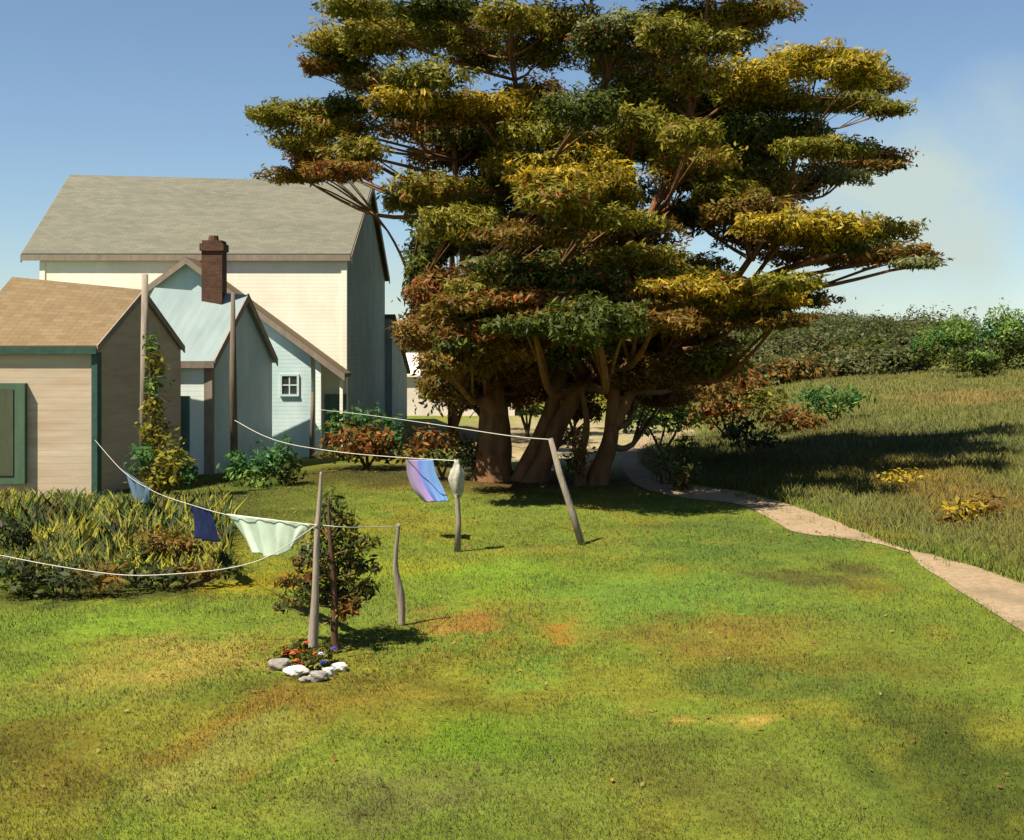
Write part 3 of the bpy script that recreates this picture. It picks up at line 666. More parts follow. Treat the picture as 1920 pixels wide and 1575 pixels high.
# ------------------------------------------------------------------ foliage
def leaves(pads, size, elong=2.2, aim=.55, up=.35):
    """pads: (centre, radii, count, colour list). Leaf sprays scattered through each clump, facing outward with scatter."""
    V, C = [], []
    for c, r, n, cols in pads:
        c = np.array(c); r = np.array(r)
        d = rng.normal(size=(n, 3)); d /= np.linalg.norm(d, axis=1)[:, None]
        lump = 1+.32*np.sin(d[:, 0]*4.1+c[0]*7)*np.sin(d[:, 2]*3.7+c[2]*5+d[:, 1]*3)+.18*np.sin(d[:, 0]*9+c[1]*3)
        rad = rng.uniform(0, 1, n)**.42*lump; wisp = rng.uniform(0, 1, n) < .07; rad[wisp] *= rng.uniform(1.02, 1.22, wisp.sum())
        p = c+d*rad[:, None]*r
        nr = d/r; nr /= np.linalg.norm(nr, axis=1)[:, None]
        nr = nr*aim+np.array((0, 0, up))+rng.normal(size=(n, 3))*.42; nr /= np.linalg.norm(nr, axis=1)[:, None]
        t = rng.normal(size=(n, 3))+d*.8; t -= nr*(t*nr).sum(1)[:, None]; t /= np.linalg.norm(t, axis=1)[:, None]
        b = np.cross(nr, t); s = size*rng.uniform(.5, 1.35, n)[:, None]
        a = t*s*elong*.5; bb = b*s*.5
        V.append(np.stack([p-a, p-bb*.8+a*.1, p+a, p+bb*.8+a*.1], 1).reshape(-1, 3))
        cols = np.array(cols); cc = cols[rng.integers(0, len(cols), n)]*rng.uniform(.65, 1.4, n)[:, None]
        C.append(np.repeat(cc, 4, 0))
    V = np.concatenate(V); C = np.concatenate(C)
    return V, np.arange(len(V)).reshape(-1, 4), C
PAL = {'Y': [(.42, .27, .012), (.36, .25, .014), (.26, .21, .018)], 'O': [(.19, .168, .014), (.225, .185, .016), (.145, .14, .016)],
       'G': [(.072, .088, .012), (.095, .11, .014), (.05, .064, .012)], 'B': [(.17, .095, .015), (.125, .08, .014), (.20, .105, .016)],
       'R': [(.28, .085, .018), (.18, .08, .016), (.15, .10, .018)], 'L': [(.13, .20, .035), (.16, .235, .04), (.09, .14, .025)],
       'E': [(.045, .13, .024), (.06, .165, .032), (.045, .09, .022)], 'S': [(.15, .16, .065), (.18, .185, .08), (.12, .135, .05)],
       'D': [(.036, .048, .012), (.05, .06, .016)], 'W': [(.085, .092, .026), (.10, .10, .03), (.07, .08, .024)]}
PADS = '''660,12,55,20,O 760,42,105,28,Y 700,72,90,32,O 640,75,60,22,Y 850,62,80,32,O 820,15,90,24,G 950,28,60,24,O 1040,40,85,34,O 900,100,70,36,G 1010,92,70,38,O 1075,120,75,40,R
1180,45,60,26,S 1280,30,70,30,O 1350,42,90,32,Y 1330,82,70,28,O 1420,18,70,24,O 1230,105,65,32,B 640,122,60,20,G 592,126,28,12,B 700,150,70,26,G 800,145,70,30,O
770,186,80,22,Y 880,196,100,26,Y 555,212,75,24,O 512,216,40,14,O 620,240,90,26,O 650,200,60,22,G 800,238,80,28,B 900,255,105,36,G 990,220,60,40,G 570,268,60,22,O 600,298,60,24,R 670,285,50,28,O
560,328,70,14,B 640,320,65,18,R 850,292,80,28,B 960,310,60,30,Y 1060,308,105,36,Y 1000,350,70,28,Y 1100,265,70,30,O 1130,335,60,36,Y 1180,180,75,45,O 1100,205,65,38,G 1270,205,75,46,O 1240,275,60,36,O
1420,142,85,34,Y 1530,108,90,24,Y 1600,128,55,26,Y 1645,155,45,20,O 1450,188,75,26,O 1570,192,90,18,O 1665,205,42,14,O 1400,240,55,36,G 1480,250,75,46,G 1425,292,55,28,G 1545,278,85,22,O 1640,296,55,20,B 1600,312,85,12,B
1330,318,90,40,O 1420,335,75,34,O 1260,378,85,34,B 1400,392,85,30,B 1490,420,90,26,Y 1560,428,80,30,Y 1640,432,75,26,O 1690,474,60,18,B 1560,478,125,20,B 1440,445,45,24,G 1720,492,40,10,S
800,350,70,28,O 835,362,80,32,O 900,392,60,32,O 760,378,40,20,O 850,420,70,36,O 812,465,45,34,G 790,520,32,55,G 920,440,60,34,G 840,545,70,44,O 950,430,70,38,B 1010,420,70,38,B 1080,440,90,46,G 1180,432,80,36,B
1100,520,105,56,G 1000,540,85,56,G 930,570,80,56,G 1230,522,85,34,O 1300,502,60,28,O 1340,535,80,24,Y 1420,560,80,24,Y 1230,582,95,34,B 1340,592,90,30,B 1120,602,90,46,G 820,622,75,36,B 900,652,80,46,B 835,680,48,26,B
818,732,30,14,O 850,715,60,34,B 960,675,80,54,G 1050,640,90,44,G 1200,640,80,34,B 1460,600,55,18,B 880,500,40,20,B 1160,360,60,40,O 1200,480,60,30,R 960,490,60,30,R 825,595,45,30,R 1040,590,60,40,G 1480,530,60,20,O 870,590,60,34,R 1120,520,110,60,G 1040,500,100,60,B 960,600,90,50,D 1080,640,90,40,D 1190,560,90,40,G 1280,640,90,30,B 1230,700,80,34,B 1330,680,70,30,O 890,690,60,36,B 1000,600,70,50,R 1290,560,70,40,B 1100,380,80,40,G 1020,250,70,36,O 1180,270,70,40,G 940,340,70,40,B 1150,110,60,40,O 1000,180,60,36,B 1380,440,80,30,O 1190,690,60,30,O 830,510,50,40,B 1130,70,60,34,G 1220,160,70,40,B 1310,140,60,34,O 1250,60,60,30,O 1340,250,70,36,B 1220,330,80,36,G 1300,300,70,34,O 1360,190,60,30,G 1110,160,60,36,B 1190,230,70,34,O 1480,350,60,28,B 1560,330,70,16,S 1590,250,60,14,S 1300,252,55,26,O 1375,290,50,26,G 1305,405,60,24,O 1290,330,60,26,B 1360,385,60,22,G 1350,205,55,24,O 1420,400,60,22,O 1300,455,60,26,O 1380,490,60,26,B 1300,400,70,34,G 1400,440,50,26,B 1350,560,80,28,O 1280,600,80,28,G 1420,590,70,18,B 1500,560,60,16,O 1500,500,60,20,B 1360,360,60,26,O 1150,420,80,40,B 1050,370,70,36,O 768,440,30,30,O 815,640,40,30,G 800,590,30,40,G'''.split()
def crown_pad(px, py, rx, ry, k, D, dens=1.0, size=.17):
    c = P(px, py, D); rx, ry = rx/F*D, ry/F*D; rd = max(.8, .5*(rx+ry)*1.15)
    area = rx*ry*4+rd*(rx+ry)*2
    mixp = PAL[k]+(PAL[k] if k != 'Y' else PAL['Y']+PAL['O'][:1])+PAL[random.choice('OBGR')][:1]
    return (c, (rx*1.16, rd, ry*.98), int(area*700*dens), mixp)
A_p, B_p, A_t, B_t = [], [], [], []
GAPS = [(950,138,50,30),(1085,132,28,20),(752,285,28,34),(1338,468,36,20),(870,492,48,24),(768,432,40,20),(1232,348,26,14),(1590,240,80,18),(1570,352,90,18),(1570,168,40,14),(1440,505,50,12)]   # open places between the boughs
for q in PADS:
    px, py, rx, ry, k = q.split(','); px, py, rx, ry = map(float, (px, py, rx, ry))
    if any(((px-a)/(rx+b*.25))**2+((py-c)/(ry+d*.25))**2 < 1 for a, c, b, d in GAPS): continue
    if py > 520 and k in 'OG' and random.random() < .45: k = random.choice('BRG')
    D = 34.5+random.uniform(-3.6, 4.2)
    if k in 'GBR': D += 1.2
    if py > 330: D -= random.uniform(0, 5.5)*min(1, (py-330)/200)
    if k == 'Y': D -= 1.0
    if abs(px-1060) < 260 and py > 120 and random.random() < .3: D -= random.uniform(2, 4.5)
    isb = px > 1215
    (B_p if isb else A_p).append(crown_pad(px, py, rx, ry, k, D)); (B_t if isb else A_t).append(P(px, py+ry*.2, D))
    # light put into leaf colour: yellow layer above, darker layer under each bough
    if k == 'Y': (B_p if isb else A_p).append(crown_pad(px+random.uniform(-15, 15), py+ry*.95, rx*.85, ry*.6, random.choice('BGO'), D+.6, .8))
for q in ('860,585,60,30,B', '930,600,70,30,G', '1000,585,70,30,O', '1060,610,70,26,B', '860,645,45,24,G', '960,650,60,24,B', '900,540,60,26,O'):
    px, py, rx, ry, k = q.split(','); px, py, rx, ry = map(float, (px, py, rx, ry)); D = random.uniform(26.3, 28.5)
    A_p.append(crown_pad(px, py, rx, ry, k, D)); A_t.append(P(px, py, D))
for q in ('1000,440,90,22,B', '1120,410,90,22,O', '1200,480,80,22,O', '1060,520,100,26,G', '950,500,70,22,G', '1180,570,90,22,B', '1260,540,80,20,Y', '1040,335,80,22,Y', '980,560,90,20,R', '1100,590,90,20,B', '1230,600,80,18,B', '880,570,80,20,B', '1000,610,80,20,G', '900,620,70,20,R'):
    px, py, rx, ry, k = q.split(','); px, py, rx, ry = map(float, (px, py, rx, ry)); D = random.uniform(25.8, 28.5)
    A_p.append(crown_pad(px, py, rx, ry, k, D)); A_t.append(P(px, py, D))
for q in ('880,745,50,28,B', '955,735,55,30,R', '1065,728,60,30,B', '1010,690,70,28,D', '1190,722,60,28,B', '1245,745,50,22,R', '830,700,40,26,B', '1130,700,60,30,D', '915,700,60,30,D', '1090,770,40,18,B', '1300,700,60,26,B'):
    px, py, rx, ry, k = q.split(','); px, py, rx, ry = map(float, (px, py, rx, ry)); D = random.uniform(35.5, 38.5)
    (B_p if px > 1140 else A_p).append(crown_pad(px, py, rx, ry, k, D)); (B_t if px > 1140 else A_t).append(P(px, py, D))
# above the frame: the top of the crown
for q in ('700,-60,90,34,O', '830,-50,90,34,G', '960,-60,80,34,O', '1080,-50,90,36,B', '1200,-50,80,34,O', '1320,-50,90,34,O', '1430,-40,70,30,Y', '900,-130,120,36,O', '1060,-150,120,40,G', '1210,-130,110,36,O', '1080,-220,110,40,O'):
    px, py, rx, ry, k = q.split(','); px, py, rx, ry = map(float, (px, py, rx, ry)); D = 34.5+random.uniform(-2.5, 3)
    (B_p if px > 1215 else A_p).append(crown_pad(px, py, rx, ry, k, D, .8)); (B_t if px > 1215 else A_t).append(P(px, py, D))
def stem(m, pts, rad, n=12, sub=5):
    a = np.array([list(P(*p))+[r] for p, r in zip(pts, rad)]); s_ = spline(a, sub); m.tube([q[:3] for q in s_], [max(.01, q[3]) for q in s_], n, wob=.09)
    return s_
def limbs(m, stems, targets, r0=.10):
    allp = np.concatenate(stems)
    for t in targets:
        t = np.array(t); cand = allp[(allp[:, 2] < t[2]-.3) & (allp[:, 2] > 2.2)]
        if not len(cand): cand = allp
        k = np.argmin(np.linalg.norm(cand[:, :3]-t, axis=1)+.6*np.abs(cand[:, 2]-(t[2]-1.2))); b = cand[k]; ln = np.linalg.norm(b[:3]-t)
        mid = lerp(b[:3], t, .5)+np.array((0, 0, -.06*ln))+rng.normal(size=3)*.05*ln
        r = min(b[3]*.7, .03+.014*ln)
        sp = spline([list(b[:3])+[r], list(mid)+[r*.7], list(t)+[r*.3]], 5); m.tube([q[:3] for q in sp], [q[3] for q in sp], 6, wob=.1)
        for _ in range(3):
            e = t+rng.normal(size=3)*np.array((.35, .35, .1)); m.tube([tuple(mid), tuple(lerp(mid, e, .6)+(0, 0, .05)), tuple(e)], [r*.4, r*.3, .012], 5)
tree = thing('cypress_tree', 'huge spreading cypress with several leaning trunks behind the clothesline posts', 'tree', (0, 33.8, 0))
mt = MB(smooth=True); st = []
st.append(stem(mt, [(925,915,33.8),(922,880,33.8),(928,800,33.9),(918,720,34.1),(900,640,34.4),(880,520,34.8),(860,400,35),(850,250,35)], [.75,.54,.42,.36,.28,.2,.12,.05]))
st.append(stem(mt, [(975,915,33.6),(985,880,33.6),(1012,820,33.6),(1048,720,33.8),(1058,620,34),(1045,480,34.2),(1010,330,34.4),(965,150,34.6),(960,-60,34.6)], [.42,.27,.21,.19,.17,.14,.11,.07,.04]))
st.append(stem(mt, [(1000,915,33.3),(1018,870,33.3),(1052,790,33.4),(1100,705,33.5),(1150,600,33.8),(1170,480,34.2),(1150,330,34.5),(1130,130,34.8),(1090,-100,35)], [.42,.27,.23,.19,.16,.13,.10,.06,.03]))
st.append(stem(mt, [(930,780,33.9),(880,700,33.5),(820,620,33.2),(770,520,33)], [.3,.2,.13,.06]))
limbs(mt, st, A_t)
obj('trunk', mt, M['bark'], tree)
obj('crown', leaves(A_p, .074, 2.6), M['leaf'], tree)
tree2 = thing('cypress_tree', 'right-hand cypress with a forked trunk beside the bend of the path', 'tree', (2.5, 32.9, 0))
mt = MB(smooth=True); st = []
st.append(stem(mt, [(1112,925,32.6),(1122,890,32.6),(1145,820,32.8),(1150,735,33),(1140,640,33.4),(1160,520,33.8),(1230,380,34.2),(1290,220,34.5),(1320,60,34.6),(1330,-60,34.6)], [.42,.28,.21,.18,.17,.14,.11,.08,.05,.03]))
st.append(stem(mt, [(1152,800,32.8),(1185,735,33),(1250,660,33.4),(1350,560,34),(1440,430,34.5),(1500,270,34.8),(1520,140,35)], [.17,.14,.12,.10,.08,.06,.03]))
st.append(stem(mt, [(1090,925,32.4),(1088,860,32.5),(1100,790,32.8),(1080,690,33)], [.2,.13,.09,.04]))
st.append(stem(mt, [(1350,560,34),(1460,510,34),(1600,470,34.2),(1690,475,34.3)], [.14,.10,.07,.03]))
limbs(mt, st, B_t)
obj('trunk', mt, M['bark'], tree2)
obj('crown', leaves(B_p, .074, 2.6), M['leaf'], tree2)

def bush(name, label, cat, pads, D, size=.09, dens=1.0, trunk=None, group=None, elong=2.0, matl='leaf', tm='bark_young'):
    """pads: (px, py, rx, ry, colour key, depth shift)"""
    P_ = []; base = None
    for px, py, rx, ry, k, dd in pads:
        c = P(px, py, D+dd); x_, y_ = rx/F*D, ry/F*D; rd = (x_+y_)*.55
        area = (x_*y_+rd*(x_+y_)*.5)*4
        P_.append((c, (x_, rd, y_), int(area*1.1/(size*size)*dens), PAL[k]))
    c0 = np.mean([p[0] for p in P_], 0); zg = float(height(c0[0], c0[1]))
    t = thing(name, label, cat, (c0[0], c0[1], zg), group)
    obj('foliage' if cat in ('bush', 'plant', 'vine') else 'crown', leaves(P_, size, elong), M[matl], t)
    m = MB(smooth=True); ns = trunk or 3
    for i in range(ns):
        q = P_[i % len(P_)][0]; b = np.array((c0[0]+random.uniform(-.12, .12)*(ns > 1), c0[1], zg-.05)); r = .02+.012*np.linalg.norm(q-b)
        sp = spline([list(b)+[r*1.5], list(lerp(b, q, .5)+rng.normal(size=3)*.04)+[r], list(q)+[r*.35]], 5); m.tube([a[:3] for a in sp], [a[3] for a in sp], 7, wob=.08)
    for p in P_:
        m.tube([tuple(lerp(np.array((c0[0], c0[1], zg)), p[0], .5)), tuple(p[0])], [.02, .008], 5)
    obj('trunk' if cat == 'tree' else 'stem', m, M[tm], t)
    return t

# left side planting
bush('climbing_vine', 'green vine climbing the grey pole by the tan shed', 'vine', [(282,645,16,24,'L',0),(291,680,20,26,'O',0),(291,720,22,28,'L',0),(288,765,24,30,'O',0),(290,812,36,32,'O',0)], 29.3, .08, 1.1, 2)
bush('shrub', 'green shrub at the foot of the vine pole', 'bush', [(270,860,34,30,'E',-.2),(320,860,44,40,'O',0),(300,900,50,30,'O',-.2),(350,880,24,34,'E',.1)], 28.6, .09)
bush('shrub', 'bright green leafy shrub before the blue shed gable', 'bush', [(450,870,34,32,'E',0),(500,870,40,40,'E',0),(535,850,20,34,'E',.1),(480,900,56,28,'L',-.3),(545,890,30,30,'G',0)], 32.5, .10)
bush('flowering_bush', 'large round green and rust bush below the house gable', 'bush', [(640,800,42,36,'E',.3),(690,790,48,34,'E',.3),(735,820,32,34,'E',.2),(660,825,55,36,'R',-.5),(700,830,50,30,'R',-.5),(640,850,50,18,'G',-.3),(730,850,36,18,'G',-.3)], 37.0, .11)
bush('shrub', 'rusty brown shrub behind the striped towel', 'bush', [(800,825,36,26,'R',0),(850,830,36,26,'B',.2),(775,850,30,20,'B',0),(830,855,50,20,'G',-.2),(880,850,26,30,'D',0)], 33.8, .10)
bush('shrub', 'dark bush at the left edge below the tan shed', 'bush', [(10,990,34,38,'D',0),(40,1010,28,28,'D',0),(20,1040,50,20,'G',-.2)], 20.5, .07)
bush('shrub', 'low olive brown bush in front of the flower border', 'bush', [(300,1010,46,26,'B',0),(350,1020,40,18,'B',.2),(270,1035,40,16,'G',0)], 19.8, .07)
bush('shrub', 'low dark spreading bush added for the shade band under the slack line', 'bush', [(120,1085,80,26,'D',0),(50,1100,60,26,'G',0),(40,1060,60,24,'D',0),(190,1080,60,24,'B',.2)], 17.6, .07)  # dark bush added where a shade band lies on the grass
bush('shrub', 'low brown bush added for the shade band left of the tall post', 'bush', [(290,1080,70,20,'D',.1),(370,1072,60,16,'B',.3),(430,1070,40,10,'G',.4),(240,1065,40,20,'G',.3)], 18.2, .07)  # continues the added bushes that darken the shade band
bush('shrub', 'leafy rust sucker shrub at the foot of the right-hand cypress', 'bush', [(1078,830,20,36,'B',0),(1095,860,20,26,'R',0),(1070,870,22,20,'G',0)], 31.8, .08)
gt = []
for q in range(46):
    D = random.uniform(43.5, 54); X = random.uniform(-4.0, -.8) if D > 46 else random.uniform(-3.6, -.8); z = random.uniform(1.6, 10.6); px = CX+X/D*F
    r_ = random.uniform(28, 44)
    lim = 782 if z < 5.5 else 745
    if px-r_ < lim: X += (lim+r_-px)/F*D; px = CX+X/D*F
    gt.append((px, HY-(z-CAMZ)/D*F, r_, random.uniform(24, 40), random.choice('GGDBO'), D-50))
bush('gable_shade_tree', 'dark dense tree added beside the farmhouse gable to keep sky light off it', 'tree', gt, 50, .15, .55, 2)  # extra tree added to block sky light from the farmhouse gable
for i_, (lab, X_, D_) in enumerate((('brown thicket bush seen between the leaning trunks', 985, 50), ('brown thicket bush seen left of the forked trunk', 1070, 52), ('olive thicket bush just right of the forked trunk', 1170, 53))):
    bush('shrub', lab, 'bush', [(X_, 745, 46, 26, 'B', 0), (X_+26, 725, 40, 24, 'R', .4), (X_-20, 710, 46, 24, 'O', .8), (X_+10, 765, 40, 16, 'G', -.3)], D_, .13)
# right side
bush('shrub', 'grey green bush leaning over the path bend', 'bush', [(1238,850,28,24,'S',0),(1248,875,26,26,'S',0),(1262,900,22,20,'G',0)], 32.6, .09)
bush('shrub', 'thin dark red-stemmed bush right beside the path', 'bush', [(1285,835,18,26,'D',0),(1290,875,22,26,'G',0),(1280,905,20,20,'R',0),(1275,915,18,14,'D',-.1)], 31.2, .08)
bush('shrub', 'lush green bush behind the right-hand cypress', 'bush', [(1200,780,46,34,'L',0),(1250,785,50,28,'L',0),(1280,770,40,30,'O',.4),(1220,745,60,30,'B',.6)], 42, .12)
bush('shrub', 'small black-green bush at the edge of the meadow', 'bush', [(1375,810,34,26,'D',0),(1400,800,22,20,'D',0),(1430,825,50,16,'D',.4)], 38, .10)
bush('shrub', 'rust and green thicket bush right of the cypresses', 'bush', [(1330,720,60,44,'B',0),(1390,710,50,44,'R',.4),(1320,770,50,30,'R',0),(1430,745,50,36,'O',.3),(1370,770,50,24,'R',0)], 46, .14)
bush('shrub', 'reddish bush below the bright green shrub', 'bush', [(1470,780,56,26,'R',0),(1520,790,40,22,'R',.3),(1490,815,60,18,'B',0)], 47, .13)
bush('shrub', 'bright green shrub on the meadow edge', 'bush', [(1530,745,44,26,'E',0),(1590,745,46,20,'E',.3),(1560,765,44,20,'L',0)], 50, .13)
bush('goldenrod', 'yellow wild clump in the lower right meadow', 'plant', [(1690,895,46,16,'Y',0),(1730,905,40,14,'Y',.3)], ground_hit(1700, 910)[1], .08, .7)
bush('goldenrod', 'ochre brown wild clump near the right edge', 'plant', [(1810,950,46,22,'Y',0),(1850,945,40,26,'B',.4),(1790,975,46,14,'B',0)], ground_hit(1815, 985)[1], .08, .7)
# trees on the right skyline
for nm, lab, cx_, top, bot, wd, D in (('maple_tree', 'tallest rounded green tree at the right skyline edge', 1885, 572, 700, 62, 74), ('maple_tree', 'rounded green tree second from the right edge', 1795, 590, 695, 56, 76), ('maple_tree', 'smaller green tree left of the skyline trees', 1738, 610, 690, 34, 80), ('maple_tree', 'dark low tree standing before the skyline trees', 1830, 640, 705, 60, 70)):
    h_ = bot-top; kk = 'E' if 'dark' not in lab else 'G'; kk2 = 'L' if 'dark' not in lab else 'D'
    bush(nm, lab, 'tree', [(cx_, top+h_*.28, wd*.55, h_*.28, kk2, 0), (cx_-wd*.45, top+h_*.45, wd*.45, h_*.26, kk, .4), (cx_+wd*.45, top+h_*.42, wd*.45, h_*.28, kk, .3), (cx_, top+h_*.65, wd*.9, h_*.3, 'G', 0), (cx_+wd*.2, top+h_*.4, wd*.5, h_*.2, 'L', -1)], D, .13, 1.7, 1, 'skyline trees', 2.0)
# far wood over the hill: one mass
wp = []
for i in range(230):
    D = random.uniform(105, 190); px = random.uniform(720, 1800); X = (px-CX)/F*D; z = float(height(X, D)); r = random.uniform(1.1, 2.2)
    wp.append(((X, D, z+r*.8), (r*1.2, r, r*random.uniform(.8, 1.15)), 1500, PAL[random.choice('WWWWWG')]))
for i in range(60):
    D = random.uniform(80, 100); px = random.uniform(1180, 1700); X = (px-CX)/F*D; z = float(height(X, D)); r = random.uniform(.8, 1.5)
    wp.append(((X, D, z+r*.5), (r*1.6, r, r*.8), 1100, PAL[random.choice('WWBW')]))
o = obj('far_wood', leaves(wp, .23, 1.7), M['leaf'], origin=(20, 150, 0)); tag(o, 'distant olive wood covering the far hill', 'woodland', kind='stuff')

# tall border plants beside the tan shed
n = 9000
px = rng.uniform(-20, 430, n); py = rng.uniform(925, 1085, n)
D = CAMZ*F/(py-HY); X = (px-CX)/F*D
keep = (fbm(X*1.1, D*.9, 91) > .36) & (D < 29.6); X, D = X[keep], D[keep]; n = len(X)
hh = rng.uniform(.2, .8, n)*np.clip((D-15)/9, .35, 1)*np.clip((30.5-D)/6, .45, 1)
pc = np.array([lin(110, 146, 72, .6), lin(128, 128, 54, .6), lin(170, 165, 50, .6), lin(80, 104, 46, .6), lin(112, 96, 46, .6)])
kx = (fbm(X*1.6, D*1.6, 95)*6.0).astype(int) % 5
cc = pc[kx]*rng.uniform(.85, 1.6, n)[:, None]
o = obj('border_plants', blades(X, D, hh, rng.uniform(.03, .075, n), .75, cc), M['grass'], origin=(0, 0, 0)); tag(o, 'tall mixed flag leaves and grasses in the border by the tan shed', 'plants', kind='stuff')
n = 26; X = rng.uniform(-8.3, -4.6, n); D = rng.uniform(20, 25, n); m = MB(smooth=True)
fl_ = MB(smooth=True)

# ------------------------------------------------------------------ young tree, flowers and stones
Dy = flat(628, 1216)[1]
yt_ = thing('young_tree', 'young dark tree with rusty leaves beside the tall post', 'tree', (P(630, 0, Dy)[0], Dy, 0))
mt = MB(smooth=True); st = []
st.append(stem(mt, [(630,1228,Dy),(627,1200,Dy),(627,1140,Dy),(624,1070,Dy),(618,1000,Dy),(616,930,Dy)], [.075,.05,.042,.035,.025,.01], 10))
YP = [(622,950,22,26,'G'),(640,975,26,26,'G'),(600,985,22,24,'D'),(655,1000,30,22,'O'),(630,1010,30,30,'G'),(600,1030,28,26,'G'),(665,1025,30,20,'G'),(690,1015,22,12,'O'),(640,1050,40,26,'D'),(580,1035,24,18,'S'),(565,1050,18,14,'B'),(600,1070,34,22,'D'),(670,1060,34,20,'D'),(560,1085,34,14,'B'),(535,1092,20,8,'B'),(640,1090,44,24,'G'),(590,1100,34,20,'G'),(550,1125,34,14,'G'),(530,1138,18,8,'D'),(620,1120,40,22,'D'),(665,1110,34,18,'G'),(690,1100,18,16,'G'),(650,1140,22,20,'R'),(668,1135,16,14,'B'),(575,1120,24,16,'G'),(704,1066,10,6,'D'),(640,1140,14,12,'R')]
yp, ytg = [], []
for px, py, rx, ry, k in YP:
    D = Dy+random.uniform(-.1, .5) if abs(px-600) < 45 else Dy+random.uniform(-.25, .35); c = P(px, py, D); x_, y_ = rx/F*D, ry/F*D
    yp.append((c, (x_*1.1, max(.12, (x_+y_)*.7), y_*1.1), int(rx*ry*.14)+34, PAL[k]+PAL['D'][:2]+PAL[random.choice('GRB')][:1])); ytg.append(c)
for t_ in ytg:
    b = st[0][np.argmin(np.linalg.norm(st[0][:, :3]-(t_-np.array((0, 0, .12))), axis=1))]
    mt.tube([tuple(b[:3]), tuple(lerp(b[:3], t_, .55)+np.array((0, 0, -.01))), tuple(t_)], [.014, .010, .004], 5)
e = P(704, 1066, Dy); mt.tube([tuple(P(655, 1110, Dy)), tuple(P(685, 1088, Dy)), tuple(e)], [.012, .009, .005], 5)
obj('trunk', mt, M['bark_young'], yt_); obj('crown', leaves(yp, .045, 2.6), M['leaf'], yt_)

def rock(label, px, py, w_, h_, D, matl, seed):
    r = random.Random(seed); import bmesh
    bm = bmesh.new(); bmesh.ops.create_icosphere(bm, subdivisions=3, radius=1)
    c = P(px, py, D); sx, sz = w_/F*D/2, h_/F*D/2
    ph = [r.uniform(0, 6) for _ in range(6)]
    v = []
    for q in bm.verts:
        n_ = q.co; k = 1+.14*math.sin(n_.x*3+ph[0])*math.sin(n_.y*3+ph[1])+.10*math.sin(n_.z*5+ph[2]+n_.x*4)+.05*math.sin(n_.x*9+ph[3])*math.sin(n_.z*8+ph[4])
        x_, y_, z_ = n_*k; z_ = min(z_, .72); v.append((c[0]+x_*sx, c[1]+y_*sx*.75, max(-.03, sz*.6)+z_*sz*1.1))
    f = np.array([[a.index for a in fc.verts] for fc in bm.faces]); bm.free()
    o = obj('stone', (np.array(v), f, None), matl, smooth=False); tag(o, label, 'stone', 'stones round the flower bed')
Dr = lambda py: CAMZ*F/(py-HY)
for i, (lab, px, py, w_, h_, k) in enumerate((('leftmost long grey stone edging the flower bed', 524, 1247, 46, 24, 'stone'), ('pale front stone left of the bed centre', 556, 1258, 44, 20, 'stone_white'), ('dark flat stone at the front of the bed', 597, 1268, 38, 22, 'stone'), ('white stone at the front right of the bed', 616, 1258, 26, 18, 'stone_white'), ('whitest stone at the right end nearest the trunk', 636, 1250, 32, 18, 'stone_white'), ('small low grey stone at the very front', 572, 1270, 24, 10, 'stone'))):
    rock(lab, px, py, w_, h_, Dr(py+6), M[k], i)
def flowermat(): 
    m, t, b = mat('petals'); a = nn(t, 'ShaderNodeAttribute', attribute_name='Col'); t.links.new(a.outputs['Color'], b.inputs['Base Color']); b.inputs['Roughness'].default_value = .6; return m
M['petal'] = flowermat()
def bloom_mesh(centres, cols, r):
    V, C, Fc = [], [], []
    for c, col in zip(centres, cols):
        for ring, (rr, zz, kn) in enumerate(((1, 0, 9), (.62, .35, 7))):
            for k in range(kn):
                a = 2*math.pi*k/kn+ring*.3; i = len(V)
                d = np.array((math.cos(a), math.sin(a), 0)); s_ = np.array((-math.sin(a), math.cos(a), 0))
                V += [c+d*r*.1+(0, 0, r*zz), c+d*r*rr*.7+s_*r*.28+(0, 0, r*(zz+.18)), c+d*r*rr+(0, 0, r*(zz+.05)), c+d*r*rr*.7-s_*r*.28+(0, 0, r*(zz+.18))]
                Fc.append((i, i+1, i+2, i+3)); C += [np.array(col)*random.uniform(.75, 1.2)]*4
    return np.array(V), np.array(Fc), np.array(C)
FP = [('leftmost orange flowered plant in the stone ring', 540, 1232, 20, [(.55,.09,.015)]*3), ('orange flowered plant at the back by the post', 562, 1222, 20, [(.5,.10,.015)]*3), ('red flowered plant at the front centre', 570, 1246, 22, [(.6,.11,.02)]*4), ('plant with blue and orange flowers at the right', 606, 1236, 22, [(.5,.06,.02), (.05,.05,.35), (.5,.5,.6), (.55,.10,.02)]), ('low blue flowered plant at the bed front', 598, 1252, 18, [(.03,.05,.25), (.04,.05,.3)])]
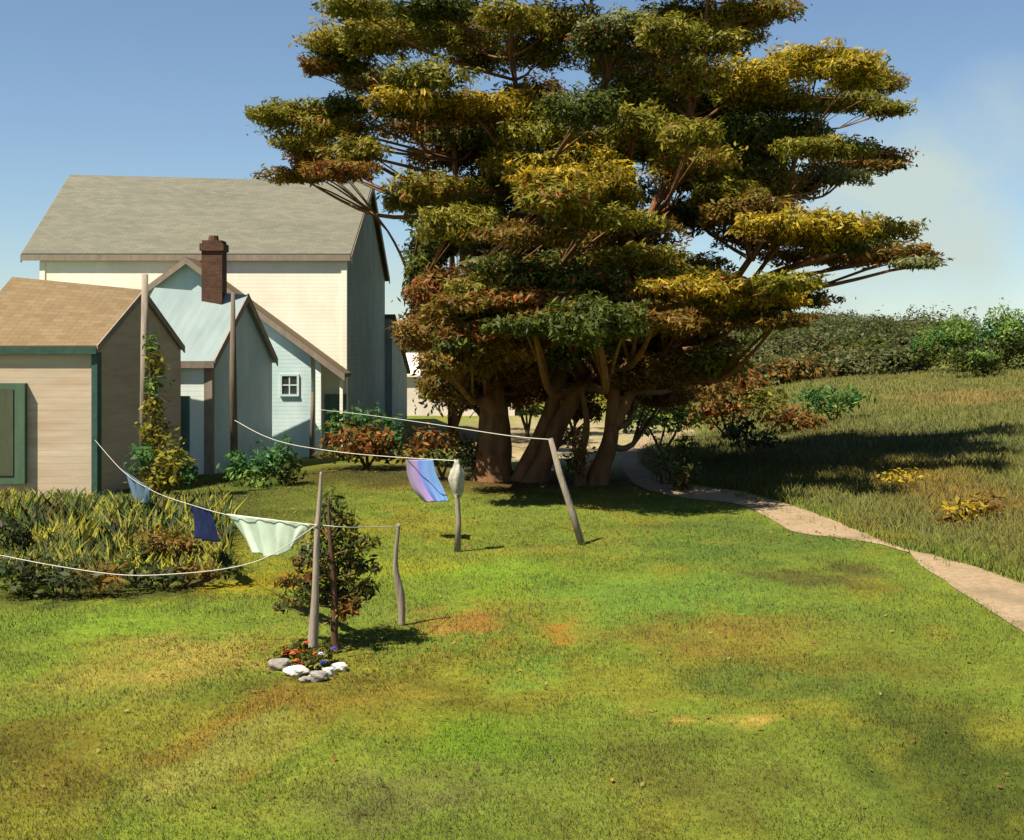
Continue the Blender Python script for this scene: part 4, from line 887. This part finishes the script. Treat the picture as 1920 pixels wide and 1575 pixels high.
for lab, px, py, r_, cols in FP:
    D = Dr(py+8); c = P(px, py, D); R = r_/F*D; c[2] = max(c[2], R*.7)
    t = thing('flower_plant', lab, 'flower', (c[0], c[1], 0), 'flowers round the post')
    obj('foliage', leaves([(c, (R*1.1, R, R*.85), 260, PAL['G']+PAL['O']+PAL['D'])], .035, 2.2), M['leaf'], t)
    m = MB(); 
    for _ in range(5): m.tube([(c[0], c[1], -.01), (c[0]+random.uniform(-R, R)*.6, c[1]+random.uniform(-R, R)*.5, c[2])], [.006, .004], 5)
    obj('stem', m, M['bark_young'], t)
    for col in cols:
        a = random.uniform(-1, 1); q = c+np.array((a*R*.95, -R*.75*math.sqrt(max(.05, 1-a*a)), random.uniform(-.2, .75)*R))
        obj('bloom', bloom_mesh([q], [col], .042), M['petal'], t)

# fallen leaves under and downwind of the trees
n = 2600
a = rng.uniform(0, 2*np.pi, n); q = rng.uniform(0, 1, n)**.6*9.5
x = 1.6+np.cos(a)*q*1.25; y = 30.5+np.sin(a)*q; k_ = 500
x[:k_] = -2.0+rng.normal(0, .9, k_); y[:k_] = 14.4+rng.normal(0, .7, k_); x[k_:k_+500] = rng.uniform(-5, 6, 500); y[k_:k_+500] = rng.uniform(9, 24, 500)
z = height(x, y)+.028; t = rng.uniform(0, 2*np.pi, n); sz = rng.uniform(.018, .04, n)*(1+(y > 22)*.6)
u = np.stack([np.cos(t), np.sin(t), rng.uniform(-.4, .4, n)], -1)*sz[:, None]; v_ = np.stack([-np.sin(t), np.cos(t), rng.uniform(-.4, .4, n)], -1)*(sz*.5)[:, None]
c = np.stack([x, y, z], -1)
cols = np.array([(.22, .085, .025), (.30, .17, .04), (.16, .08, .03), (.26, .20, .05)])[rng.integers(0, 4, n)]*rng.uniform(.6, 1.3, n)[:, None]
o = obj('fallen_leaves', (np.stack([c-u, c-v_, c+u, c+v_], 1).reshape(-1, 3), np.arange(4*n).reshape(-1, 4), np.repeat(cols, 4, 0)), M['leaf'], origin=(0, 0, 0)); tag(o, 'scattered rust and tan fallen leaves on the lawn below the trees', 'leaves', kind='stuff')
